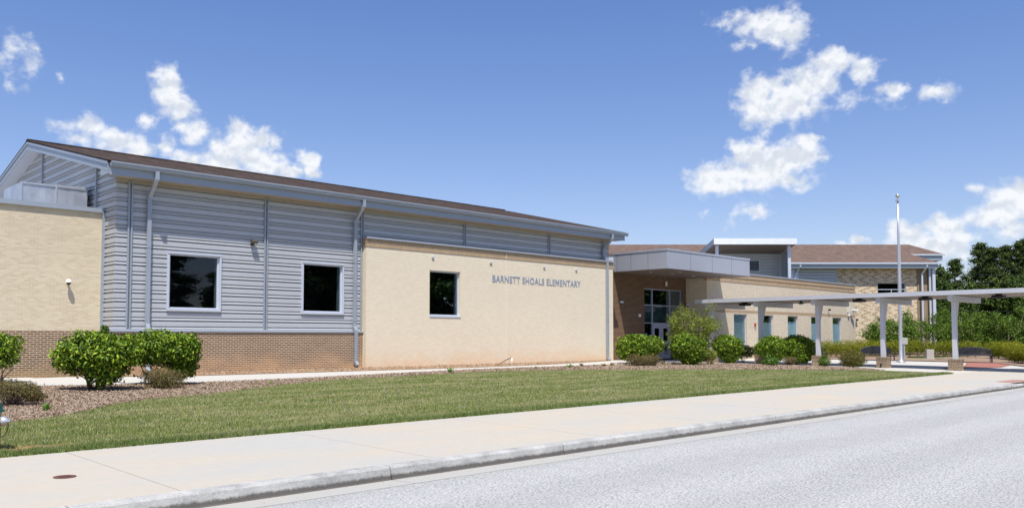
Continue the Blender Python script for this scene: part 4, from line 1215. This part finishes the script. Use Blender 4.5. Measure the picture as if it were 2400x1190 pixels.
MB().box(GX0 - .3, GX1 + .4, YB + 3.2, YB + 3.3, .3, 5.4).box(GX0 - .4, GX0 - .3, YB + .3, YB + 3.2, .3, 5.4).box(GX1 + .2, GX1 + .3, YB + .3, YB + 3.2, .3, 5.4).box(GX0 - .4, GX1 + .3, YB + .3, YB + 3.3, 4.8, 4.9).build('dark_lobby', interior, gf)
# canopy
can = thing('entrance_canopy', 'boxy grey metal-panelled canopy over the school entrance', 'canopy', (41.7, 26.2, 5.4), world_coords=True)
CX0, CX1, CY0, CY1, CZ0, CZ1 = 37.45, 46.07, 26.2, 29.85, 5.42, 6.52
mb = MB().box(CX0, CX1, CY0, CY1, CZ0 + .03, CZ1 - .10)
mb.build('panel', fascia, can)
MB().box(CX0 - .03, CX1 + .03, CY0 - .03, CY1, CZ1 - .10, CZ1).build('edge_trim', fascia, can)
for x in (39.7, 41.9, 44.0): MB().box(x - .007, x + .007, CY0 - .003, CY0 + .01, CZ0 + .03, CZ1 - .10).build('panel_joint', dark, can)
for y in (27.45, 28.62, 29.6): MB().box(CX0 - .003, CX0 + .01, y - .007, y + .007, CZ0 + .03, CZ1 - .10).build('panel_joint', dark, can)
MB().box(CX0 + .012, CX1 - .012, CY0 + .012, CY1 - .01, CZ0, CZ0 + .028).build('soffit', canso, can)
mb_r = plain('pale_ring', (.7, .68, .62), .5)
for i, (x, y) in enumerate(((38.73, 28.2), (40.85, 28.2), (43.03, 28.2), (45.44, 28.2), (39.8, 27.0))):
    o = MB().lathe([(0, -.012), (.05, -.012), (.10, -.014), (.105, -.002)], 18, (x, y, CZ0 - .002)).build('recessed_light', mb_r, can)

# wall things on the wing
t0 = thing('alarm_strobe', 'small red and beige alarm on the cream wing between first and second windows', 'alarm', (50.68, YC, 2.54))
MB().box(-.06, .06, -.08, 0, -.08, .14).build('body', redp, t0, bevel=.01)
MB().box(-.01, .10, -.10, -.02, -.10, .0).build('horn', stone, t0, bevel=.01)
t0 = thing('wall_sconce', 'small dark wall light right of the third walkway post', 'wall light', (61.6, YC, 3.81), 0, 'dark wall lights on the rear walls')
MB().lathe([(0, .09), (.06, .08), (.07, -.05), (0, -.07)], 14, (0, -.14, 0)).box(-.03, .03, -.1, 0, -.03, .04).build('lamp_head', dark, t0)
t0 = thing('camera_mount', 'beige box with two white cameras and coiled cable at the end of the cream wing', 'security camera', (65.03, YC, 3.7))
MB().box(-.16, .14, -.12, 0, -.02, .44).build('junction_box', plain('beige_plastic', (.62, .62, .50), .6), t0, bevel=.01)
MB().box(-.10, .14, -.14, 0, -.30, -.08).build('power_box', white, t0, bevel=.01)
c1 = MB().box(-.07, .07, -.25, .25, -.05, .07).build('camera_body', white, t0, bevel=.012); c1.rotation_euler = (R(8), 0, R(60)); c1.location = (.5, -.35, .17)
c1 = MB().box(-.05, .05, -.2, .2, -.045, .05).build('camera_body', white, t0, bevel=.012); c1.rotation_euler = (R(10), 0, R(75)); c1.location = (.62, -.28, .12)
MB().tube([(.12, -.08, .2), (.3, -.2, .15), (.5, -.33, .12)], .02, 8).build('arm', white, t0)
MB().tube([(.42 + .13 * math.cos(k * .6), -.25, -.02 + .12 * math.sin(k * .6)) for k in range(12)], .014, 6).build('cable', dark, t0)

# ------------------------------------------------------------------ covered walkway
ww = thing('covered_walkway', 'flat white aluminium walkway roof on posts with brick piers', 'walkway', (42.5, 17, .25), world_coords=True)
RX0, RX1, RY0, RY1, RZa, RZb = 41.80, 46.15, 8.9, 27.28, 3.715, 3.90
MB().box(RX0, RX1, RY0, RY1, RZa + .03, RZb).box(RX0 - .02, RX0, RY0 - .02, RY1 + .02, RZa, RZb + .02).box(RX1, RX1 + .02, RY0 - .02, RY1 + .02, RZa, RZb + .02).box(RX0, RX1, RY1, RY1 + .02, RZa, RZb + .02).box(RX0, RX1, RY0 - .02, RY0, RZa, RZb + .02).build('roof', walkm, ww)
mb = MB()
for k in range(int((RY1 - RY0) / .3)): mb.box(RX0 + .02, RX1 - .02, RY0 + k * .3, RY0 + k * .3 + .02, RZa + .018, RZa + .029)
mb.box(RX0 + .01, RX1 - .01, RY0 + .0, RY1, RZa + .0295, RZa + .036)
mb.build('deck_ribs', soffit, ww)
PYS = [26.66, 23.54, 20.23, 16.87, 13.55, 10.2]
for y in PYS:
    gzz = gz(42.5, y)
    MB().box(41.93, 46.1, y - .10, y + .10, 3.44, 3.71).build('beam', walkm, ww)
    ps = MB().box(42.40, 42.61, y - .10, y + .10, gzz + .5, 3.437).build('post', walkm, ww, bevel=.008)
    MB().prism([(42.612, 3.437), (42.612, 2.55), (42.66, 2.60), (42.98, 3.437)], 'y', y - .08, y + .08).build('gusset', walkm, ps)
    pr = MB().box(42.245, 42.765, y - .26, y + .26, gzz - .1, gzz + .40).build('brick_pier', basebrick, ww)
    MB().box(42.235, 42.775, y - .27, y + .27, gzz + .402, gzz + .52).build('cap', basecap, pr)
# lights hung under the roof
for x, y, lb in ((43.2, 24.9, 'black box light under the walkway roof by the second post'), (42.9, 18.2, 'black box light under the walkway roof between third and fourth posts'),
                 (43.0, 15.0, 'black box light under the walkway roof between fourth and fifth posts'), (43.0, 11.8, 'black box light under the walkway roof at the right edge of the picture')):
    t0 = thing('box_light', lb, 'ceiling light', (x, y, RZa + .0), R(0), 'black box lights under the walkway roof')
    MB().box(-.27, .27, -.24, .24, -.17, -.03).box(-.12, .12, -.12, .12, -.03, .017).build('housing', dark, t0, bevel=.02)
t0 = thing('dome_light', 'round dark lamp with white lens under the walkway roof', 'ceiling light', (43.6, 21.7, RZa))
MB().lathe([(.05, .017), (.06, -.06), (.15, -.10), (.15, -.13)], 18).build('housing', dark, t0)
MB().lathe([(.12, -.13), (.09, -.17), (0, -.185)], 18).build('lens', white, t0, smooth=True)
t0 = thing('hose_bib', 'small black tap on the fourth brick pier', 'tap', (42.2, 16.87, .42))
MB().lathe([(0, 0), (.05, 0), (.05, .05), (.03, .09), (0, .1)], 12, (0, 0, 0), Matrix.Rotation(R(-90), 4, 'Y')).box(-.12, -.03, -.012, .012, -.16, 0).build('valve', dark, t0)

# ------------------------------------------------------------------ flagpole, stone, benches
t0 = thing('flagpole', 'tall silver flagpole with a ball on top behind the covered walkway', 'flagpole', (52.18, 19.68, gz(52, 19.7)))
MB().lathe([(.0, 0), (.28, 0), (.26, .05), (.13, .09), (.105, .12), (.10, 2), (.09, 4.5), (.068, 7.5), (.048, 9.75), (0, 9.75)], 20).build('pole', silver, t0, smooth=True)
MB().lathe([(0, 9.72), (.12, 9.73), (.12, 9.79), (.03, 9.82), (.03, 9.92)], 16).build('truck', silver, t0)
MB().lathe([(.12 * math.sin(math.pi * k / 10), 10.03 - .12 * math.cos(math.pi * k / 10)) for k in range(11)], 18).build('ball', plain('gold_ball', (.55, .50, .38), .25, .5, .8), t0, smooth=True)
MB().tube([(.12, -.06, 1.2), (.11, -.06, 5), (.07, -.05, 9.7)], .008, 5).build('halyard', white, t0)
MB().box(.09, .16, -.04, .04, 1.35, 1.6).build('cleat', white, t0)
t0 = thing('utility_box', 'grey electrical box on a low post beside the flagpole hedge', 'utility box', (58.9, 22.0, gz(58.9, 22)), R(-45))
MB().box(-.05, .05, -.05, .05, 0, 1.0).build('post', silver, t0)
MB().box(-.30, .22, -.1, .1, 1.0, 1.45).build('box', stone, t0, bevel=.02)
t0 = thing('stone_block', 'pale stone marker block in front of the hedge', 'stone block', (60.6, 20.95, gz(60.6, 20.95)), R(-42))
MB().box(-.26, .26, -.12, .12, 0, .66).build('block', stone, t0, bevel=.02)
MB().box(-.5, .5, -.22, .22, -.02, .035).build('footing', stone, t0)

def make_bench(label):
    t_ = thing('park_bench', label, 'bench', (0, 0, 0), 0, 'dark metal park benches')
    Wd = 1.95
    n = 30; mb = MB()
    for k in range(n):
        x = -Wd / 2 + .05 + (Wd - .1) * k / (n - 1); u = x / (Wd / 2); top = .74 + .17 * (1 - u * u)
        mb.box(x - .026, x + .026, .20 + .0, .215, .46, top)
    mb.tube([(x_, .21, .74 + .17 * (1 - (x_ / (Wd / 2)) ** 2)) for x_ in np.linspace(-Wd / 2, Wd / 2, 15)], .02, 6)
    mb.tube([(-Wd / 2, .21, .46), (Wd / 2, .21, .46)], .018, 6)
    bk = mb.build('backrest', bench_m, t_)
    mb = MB()
    for k in range(34):
        x = -Wd / 2 + .03 + (Wd - .06) * k / 33
        mb.box(x - .019, x + .019, -.24, .19, .425, .437)
    mb.tube([(-Wd / 2, -.24, .43), (Wd / 2, -.24, .43)], .02, 6)
    mb.build('seat', bench_m, t_)
    for sx in (-1, 1):
        x = sx * (Wd / 2 + .0)
        MB().tube([(x, -.26, 0), (x, -.24, .43), (x, -.24, .62), (x, .0, .66), (x, .2, .64)], .02, 6).build('armrest', bench_m, t_)
        MB().tube([(x * .96, .26, 0), (x * .96, .20, .43)], .02, 6).build('leg', bench_m, t_)
        MB().tube([(x * .96, -.27, 0), (x * .96, -.22, .43)], .02, 6).build('leg', bench_m, t_)
    return t_
bn = make_bench('dark metal slatted bench left of the flagpole, behind the fourth walkway post')
bn.location = (54.2, 21.9, gz(54.2, 21.9)); bn.rotation_euler = (0, 0, R(-45))
dup(bn, (54.6, 16.45, gz(54.6, 16.4)), R(-66), 'dark metal slatted bench right of the fifth walkway post, before the hedge')
dup(bn, (53.3, 25.9, gz(53.3, 25.9)), R(-35), 'dark metal slatted bench mostly hidden behind the third walkway post')

# hedges
def hedge(label, pts, h, wd, seed, dens=1700, mat=None, sz=.085, name='hedge', z=None):
    p0 = pts[0]
    t_ = thing(name, label, 'hedge', (p0[0], p0[1], gz(*p0)), 0, None)
    bl = []
    r = random.Random(seed)
    for (xa, ya), (xb, yb) in zip(pts[:-1], pts[1:]):
        L_ = math.hypot(xb - xa, yb - ya); n = max(2, int(L_ / .55))
        for k in range(n):
            f = (k + .5) / n
            hh_ = h * r.uniform(.93, 1.06)
            x_, y_ = xa + (xb - xa) * f - p0[0], ya + (yb - ya) * f - p0[1]
            bl.append((x_, y_, hh_ * .62, .52, wd, hh_ * .40))
            bl.append((x_, y_, hh_ * .38, .45, wd * .85, hh_ * .34))
    leaf_cloud('foliage', bl, int(dens * len(bl) / 2 * 1.0), sz, mat or leaf_hedge, t_, seed=seed, lump=.1, up=.5, zmin=.03)
    mb = MB()
    for b_ in bl[::2]: mb.tube([(b_[0], b_[1], -.02), (b_[0] + r.uniform(-.1, .1), b_[1] + r.uniform(-.1, .1), h * .6)], [.02, .01], 5)
    mb.build('stem', bark, t_)
    return t_
hedge('long clipped yellow-green hedge running behind the benches and flagpole', [(56.8, 27.7), (60.0, 26.6), (63.5, 25.6), (66.0, 24.0), (66.8, 21.8), (66.2, 19.5)], 1.22, .62, 51)
hedge('yellow-green hedge behind the right-hand bench', [(65.9, 18.8), (63.5, 16.9), (60.3, 15.4)], 1.2, .6, 53)
hedge('near clipped yellow-green hedge at the right edge of the picture', [(56.6, 14.9), (54.2, 13.2), (53.0, 11.6), (52.6, 9.6)], 1.12, .62, 55, 2600, sz=.075)


# loose tree by the entrance
def branchy(name, label, cat, loc, H, Rr, nb, nl, L, mat, seed, group=None, base_n=5, low=.25, trunkr=.045, leaf_r=.32, tmat=None, kw=None):
    r = random.Random(seed); t_ = thing(name, label, cat, loc, 0, group)
    mb = MB(); cl = []
    for k in range(base_n):
        a = 2 * math.pi * k / base_n + r.uniform(-.4, .4); sp_ = Rr * r.uniform(.25, .6); hz_ = H * r.uniform(.62, .95)
        tp = Vector((math.cos(a) * sp_, math.sin(a) * sp_, hz_)); b0 = Vector((r.uniform(-.06, .06), r.uniform(-.06, .06), -.05))
        mid = b0.lerp(tp, .45) + Vector((math.cos(a) * .12, math.sin(a) * .12, 0))
        mb.tube([b0, mid, tp], [trunkr, trunkr * .6, trunkr * .15], 6)
        for j in range(nb):
            f = r.uniform(low, 1.0); q = b0.lerp(mid, f / .45) if f < .45 else mid.lerp(tp, (f - .45) / .55)
            aa = a + r.uniform(-1.6, 1.6); l_ = Rr * r.uniform(.35, .8) * (1.15 - f * .6)
            e = q + Vector((math.cos(aa) * l_, math.sin(aa) * l_, l_ * r.uniform(.05, .7)))
            rr_ = math.hypot(e.x, e.y)
            if rr_ > Rr: e.x *= Rr / rr_; e.y *= Rr / rr_
            mb.tube([q, q.lerp(e, .5) + Vector((0, 0, .05)), e], [trunkr * .35, trunkr * .22, trunkr * .08], 5)
            s_ = leaf_r * r.uniform(.6, 1.2)
            cl.append((e.x, e.y, e.z, s_, s_, s_ * .75)); m_ = q.lerp(e, .6)
            cl.append((m_.x, m_.y, m_.z, s_ * .7, s_ * .7, s_ * .5))
    mb.build('branches', tmat or twig, t_, smooth=True)
    leaf_cloud('foliage', cl, nl, L, mat, t_, seed=seed, shell=.6, lump=.2, up=.3, **(kw or {}))
    return t_
branchy('loose_tree', 'loose open-branched young tree with yellow-green leaves before the entrance', 'tree', (38.9, 25.6, gz(38.9, 25.6)), 3.15, 1.6, 12, 9500, .11, leaf_tree, 61, base_n=8, leaf_r=.40)
t0 = thing('dry_branches', 'bare grey twigs sticking up right of the loose tree', 'twigs', (40.6, 25.5, gz(40.6, 25.5)))
MB().tube([(0, 0, 0), (.1, -.1, .9), (.35, -.3, 1.75)], [.015, .01, .004], 5).tube([(0, 0, 0), (.3, -.2, 1.0), (.55, -.5, 1.85)], [.015, .01, .004], 5).tube([(0, 0, .4), (.45, -.35, 1.2), (.8, -.65, 1.7)], [.012, .008, .003], 5).tube([(.1, 0, .8), (.0, -.1, 1.5)], [.008, .003], 5).build('twig', twig, t0)

# shrubs and small trees beyond the hedges
big = [(58.5 + 8, 24.2 + 2, 2.6, 1.5, 'bushy green small tree left of the flagpole'),
       (71.0, 27.5, 3.2, 1.9, 'bushy green small tree just right of the flagpole'), (74.0, 25.6, 3.9, 2.2, 'tall bushy green small tree between flagpole and fifth post'),
       (76.0, 23.4, 4.1, 2.2, 'tall bushy green small tree left of the fifth walkway post'), (77.5, 20.6, 4.2, 2.2, 'bushy green small tree right of the fifth walkway post'),
       (79.5, 18.2, 3.8, 2.1, 'spreading bushy green small tree in the middle of the right row'), (79.0, 15.4, 3.6, 2.0, 'bushy green small tree second from the right edge'), (80.0, 12.6, 3.6, 2.2, 'bushy green small tree at the right edge of the picture')]
for i, (x, y, h, r_, lb) in enumerate(big):
    branchy('small_tree', lb, 'tree', (x, y, gz(x, y)), h, r_, 7, 5200, .19, leaf_back, 70 + i, 'bushy small trees beyond the hedges', base_n=6, low=.12, leaf_r=.62, kw=dict(zmin=.25))

# ------------------------------------------------------------------ rear building (turned to face the road corner)
RB = R(-44.53)
rear = thing('two_storey_building', 'two-storey cream patterned-brick school building with tan shingle roof at the back', 'building', (0, 0, 0), RB)
def rb(): return MB()
zE, zT = 8.68, 9.23
WX0, WX1 = 26.0, 42.0
mb = rb(); wall_y(mb, 32.9, WX1, 1.3, zE, 84.85, [(37.0, 39.85, 5.3, 7.25)], .15)
mb.build('patterned_wall', MATS['patterned_brick'], rear)
mb = rb(); wall_y(mb, 32.9, WX1, -.2, 1.3, 84.80); mb.build('brick_base', basebrick, rear)
# window
w = window(rear, 37.0, 39.85, 5.3, 7.25, 84.95, .06, depth=.1, blind=None, jamb=False)
MB().box(37.06, 39.79, 84.93, 85.0, 6.55, 6.62).box(38.4, 38.46, 84.93, 85.0, 5.36, 6.55).build('glazing_bar', sidelt, w)
# siding part
mb = rb(); spr = ribs(5.2, zE)
for (za, pa), (zb, pb) in zip(spr[:-1], spr[1:]):
    if zb - za > 1e-4: mb.quad((28.0, 84.7 - pa, za), (32.85, 84.7 - pa, za), (32.85, 84.7 - pb, zb), (28.0, 84.7 - pb, zb))
mb.quad((WX0, 84.75, 0), (32.9, 84.75, 0), (32.9, 84.75, 5.2), (WX0, 84.75, 5.2))
mb.build('siding', siding, rear)
MB().quad((WX1, 84.6, -.2), (WX1, 91, -.2), (WX1, 91, zE), (WX1, 84.6, zE)).build('end_wall', basebrick, rear)
MB().box(27.6, 28.9, 84.5, 84.72, 5, zE).build('pier_panel', sidelt, rear)
MB().box(WX1 - 1.0, WX1 + .02, 84.76, 84.82, 1.3, zE).build('end_pier', basebrick, rear)
# second volume
mb = rb(); wall_y(mb, WX1, 45.6, -.2, 10.2, 91.0); mb.build('rear_wall', basebrick, rear)
# roof planes, same slope .24
def zr(D): return zT + .24 * (D - 84)
mb = rb()
slab(mb, 9.0, 27.0, 90, zr(90), 98, zr(98), .12); slab(mb, 27.0, 42.8, 83.95, zr(84) + .02, 98, zr(98), .12); slab(mb, 42.8, 46.5, 90, zr(90), 98, zr(98), .12)
slab(mb, 9.0, 46.5, 112, zr(84), 98, zr(98), .12)
mb.add([(46.5, 90, zr(90) - .1), (46.5, 98, zr(98) - .1), (46.5, 106, zr(90) - .1)], [(0, 1, 2)])
rr = mb.build('roof', shing2, rear)
MB().box(27.3, 42.75, 83.98, 84.02, zE, zT - .08).box(42.7, 42.76, 84.02, 90, zE + .1, zr(84) - .1).box(42.8, 46.3, 90.0, 90.04, 10.0, zr(90) - .12).box(46.26, 46.3, 90.04, 96, 10.0, 10.5).build('fascia', metal, rear)
MB().box(27.2, 42.9, 83.82, 83.98, zT - .16, zT + .0).box(42.8, 46.5, 89.85, 90.0, zr(90) - .16, zr(90)).build('gutter', sidelt, rear)
MB().box(27.3, 42.7, 84.02, 84.8, zE, zE + .04).box(42.8, 46.3, 90.04, 91.1, 10.0, 10.04).build('soffit', soffit, rear)
for x, yy, z1, z0, y0 in ((28.9, 84.5, zT - .1, 5.3, 83.95), (41.6, 84.4, zT - .1, 0, 83.95)):
    MB().rect([(x, y0, z1), (x, y0, z1 - .3), (x - .35 if x < 30 else x - .3, yy, z1 - 1.0), (x - .35 if x < 30 else x - .3, yy, z0)], .16, .14).build('downspout', sidelt, rear)
MB().rect([(45.3, 90.9, 10), (45.3, 90.9, 0)], .2, .16).build('downspout', sidelt, rear)
MB().rect([(42.45, 84.4, 8.9), (42.45, 84.4, 0)], .3, .25).build('corner_post', sidelt, rear)
MB().box(26.5, WX1 - .1, 85.9, 97, -.2, 8.6).box(WX1 - 1, 45.5, 91.2, 105, -.2, 9.9).build('core_walls', interior, rear)
MB().box(10, 27, 90.1, 91, -.2, zr(90) - .15).build('hidden_wall', siding, rear)
for x in (32.4,):
    t0 = thing('wall_sconce', 'small dark wall light on the patterned brick wall', 'wall light', (0, 0, 0), RB, 'dark wall lights on the rear walls')
    # at the patterned wall, low
    MB().lathe([(0, .1), (.09, .09), (.10, -.08), (0, -.1)], 14, (34.8, 84.65, 3.5)).box(34.77, 34.83, 84.65, 84.85, 3.47, 3.53).build('lamp_head', dark, t0)

# monitor with shed roof
mon = thing('roof_monitor', 'metal clerestory tower with a tilted white-edged shed roof and louvred vent', 'building', (0, 0, 0), RB)
mb = MB()
slab(mb, 18.2, 25.45, 75.0, 10.56, 87, 9.35, .04)
mb.build('roof', sidelt, mon)
MB().box(18.1, 25.55, 74.94, 74.99, 10.06, 10.60).build('front_fascia', plain('white_fascia', (.72, .74, .76), .4, .3, .1), mon)
q = lambda z: [(75.0, 10.56 + z), (87, 9.35 + z), (87, 8.85 + z), (75.0, 10.06 + z)]
MB().prism(q(.03), 'x', 18.1, 18.18).prism(q(.03), 'x', 25.47, 25.55).build('side_fascia', metal, mon)
mb = MB(); slab(mb, 18.19, 25.46, 75.0, 10.10, 87, 8.88, .03); mb.build('soffit', canso, mon)
mb = MB(); sm = ribs(6.0, 9.60)
for (za, pa), (zb, pb) in zip(sm[:-1], sm[1:]):
    if zb - za > 1e-4: mb.quad((18.6, 79 - pa * .7, za), (25.3, 79 - pa * .7, za), (25.3, 79 - pb * .7, zb), (18.6, 79 - pb * .7, zb))
mb.quad((18.6, 79, 0), (25.3, 79, 0), (25.3, 79, 6), (18.6, 79, 6)).quad((18.6, 79, 0), (18.6, 86, 0), (18.6, 86, 9.0), (18.6, 79, 9.7))
mb.build('siding', siding, mon)
mb = MB(); sm = ribs(0.3, 9.70)
for (za, pa), (zb, pb) in zip(sm[:-1], sm[1:]):
    if zb - za > 1e-4: mb.quad((25.36, 79, za), (25.30, 77.2, za), (25.30, 77.2, zb), (25.36, 79, zb))
mb.quad((25.40, 77.2, 0), (25.46, 88, 0), (25.46, 88, 8.85), (25.40, 77.2, 9.75))
mb.build('side_wall', metal, mon)
MB().box(25.28, 25.36, 78.86, 79, 6, 9.55).build('corner_trim', sidelt, mon)
lv = MB().box(21.9, 23.35, 78.90, 78.96, 7.9, 7.98).box(21.9, 23.35, 78.90, 78.96, 8.95, 9.03).box(23.30, 23.38, 78.88, 78.95, 7.9, 9.03).build('louvre', sidelt, mon)
mb = MB()
for k in range(7): mb.quad((21.9, 78.86, 7.99 + k * .14), (23.3, 78.86, 7.99 + k * .14), (23.3, 78.95, 8.08 + k * .14), (21.9, 78.95, 8.08 + k * .14))
mb.build('blade', metal, lv)
MB().box(21.9, 23.3, 78.955, 78.965, 7.98, 8.95).build('void', dark, lv)
MB().box(18.4, 18.65, 75.5, 75.75, 5.6, 10.08).build('column', sidelt, mon)
MB().box(24.90, 25.16, 75.5, 75.85, 5.6, 10.08).build('column', sidelt, mon)


# ------------------------------------------------------------------ far trees
def crown_tree(name, label, loc, H, Rr, seed, mat, n=9000, L=.42, cat='tree', group=None, pine=False, low=.18):
    r = random.Random(seed); t_ = thing(name, label, cat, loc, 0, group)
    bl = []; mb = MB()
    mb.tube([(0, 0, -.2), (r.uniform(-.2, .2), r.uniform(-.2, .2), H * .5), (0, 0, H * .92)], [.28, .2, .05], 7)
    nb = 34 if pine else 26
    for k in range(nb):
        f = low + (1 - low) * (k + .5) / nb
        prof_ = math.sin(min(1, (1.05 - f) * (2.1 if pine else 1.7)) * math.pi / 2) * (.75 + .25 * r.random())
        a = k * 2.4 + r.uniform(-.5, .5); d_ = Rr * prof_ * r.uniform(.25, .8)
        s_ = Rr * r.uniform(.26, .46) * (1.1 - .45 * f)
        p_ = (math.cos(a) * d_, math.sin(a) * d_, H * f - s_ * .3)
        bl.append((*p_, s_, s_, s_ * (.55 if pine else .75)))
        mb.tube([(0, 0, p_[2] - d_ * .35), p_], [.07, .02], 5)
    mb.build('trunk', bark, t_, smooth=True)
    leaf_cloud('crown', bl, n, L, mat, t_, seed=seed, shell=.5, lump=.42 if pine else .3, up=.4, aspect=.35 if pine else .55)
    return t_

def at(px, D):
    u = (px - 1200) / 1968.0
    return (D * (.7013 + .7128 * u), D * (.7128 - .7013 * u))
gt_ = 'dark trees standing beyond the small trees on the right'
# (pixel column, distance, height, radius, pine?, label)
T = [(2205, 112, 11.0, 2.6, 0, 'dark leafy tree close to the corner of the rear building'), (2240, 122, 13.0, 3.0, 1, 'slender dark pine right of the rear building'),
     (2278, 108, 8.6, 3.0, 0, 'rounded woodland tree in front of the pines'), (2302, 128, 16.0, 3.6, 1, 'tall dark pine left of the tallest group'),
     (2330, 124, 14.8, 3.4, 1, 'tall dark pine in the middle of the group'), (2362, 128, 15.6, 3.6, 1, 'tall dark pine second from the right edge'),
     (2398, 124, 16.0, 3.8, 1, 'tall dark pine at the right edge'), (2325, 104, 9.0, 3.2, 0, 'broad woodland tree below the tall pines'),
     (2372, 102, 9.2, 3.2, 0, 'broad woodland tree below the right-hand pines'), (2425, 106, 11.0, 3.6, 0, 'broad woodland tree cut by the right edge'),
     (2250, 100, 7.0, 2.6, 0, 'low woodland tree behind the small green trees'), (2215, 98, 6.4, 2.2, 0, 'low woodland tree beside the rear building corner'), (2440, 126, 15.0, 4, 1, 'dark pine beyond the right edge')]
protoP = crown_tree('pine_tree', T[3][5], (*at(*T[3][:2]), .2), T[3][2], T[3][3], 101, leaf_pine, 24000, .36, group=gt_, pine=True)
protoD = crown_tree('woodland_tree', T[7][5], (*at(*T[7][:2]), .2), T[7][2], T[7][3], 103, leaf_deci, 16000, .36, group=gt_, low=.06)
protoP2 = crown_tree('pine_tree', T[4][5], (*at(*T[4][:2]), .2), T[4][2], T[4][3], 107, leaf_pine, 24000, .36, group=gt_, pine=True)
for i, (px, D, h, r_, pn, lb) in enumerate(T):
    if i in (3, 7, 4): continue
    src = (protoP if i % 2 else protoP2) if pn else protoD
    hh0, rr0 = {protoP.name: (16.0, 3.6), protoP2.name: (14.8, 3.4), protoD.name: (9.0, 3.2)}[src.name]
    dup(src, (*at(px, D), .2), i * 1.3, lb, scale=(r_ / rr0, r_ / rr0, h / hh0))
# trees across the road, mirrored in the gym windows
gr_ = 'trees across the road seen mirrored in the windows'
for i, (x, y, s_, src, lb) in enumerate([(35.0, -30, .86, protoP, 'pine across the road mirrored at the left of the first window'), (38.6, -34, .66, protoD, 'low tree across the road beside the mirrored pine'),
        (42.6, -30, 1.05, protoD, 'broad tree across the road mirrored in the first window'), (47.5, -30, 1.3, protoD, 'broad tree across the road between the mirrored ones'), (54, -30, 1.6, protoD, 'tall broad tree across the road mirrored in the second window'),
        (62, -30, 1.5, protoD, 'tall tree across the road past the second window'), (72, -30, 1.6, protoD, 'tall tree across the road mirrored in the third window'), (82, -29, 1.5, protoD, 'tall tree across the road beyond the bend'),
        (28, -31, .7, protoD, 'broad tree across the road far left'), (96, -28, 1.5, protoD, 'tall tree across the road mirrored in the wing windows'), (106, -30, 1.7, protoD, 'tree across the road mirrored in the entrance glass'), (116, -31, 1.8, protoD, 'bigger tree across the road mirrored in the entrance glass'), (127, -30, 1.8, protoD, 'tree across the road past the entrance reflection'), (139, -31, 1.9, protoD, 'big tree near the far end of the row across the road'), (152, -31, 2.0, protoD, 'farthest tree across the road')]):
    c_ = dup(src, (x, y, 0), i * 2.1, lb, scale=(s_ * 1.35, s_ * 1.35, s_)); c_['group'] = gr_
# overhead cables on the far right
cb = thing('power_line', 'three thin overhead cables crossing the dark trees at right', 'cable', (86, 28, 9))
for (pa, za, pb, zb) in ((2180, 9.0, 2460, 8.7), (2180, 8.2, 2460, 7.8), (2180, 5.0, 2460, 4.6)):
    a, b_ = at(pa, 94), at(pb, 94)
    MB().tube([(a[0] - 86, a[1] - 28, za - 9), ((a[0] + b_[0]) / 2 - 86, (a[1] + b_[1]) / 2 - 28, (za + zb) / 2 - .15 - 9), (b_[0] - 86, b_[1] - 28, zb - 9)], .022, 5).build('cable', dark, cb)
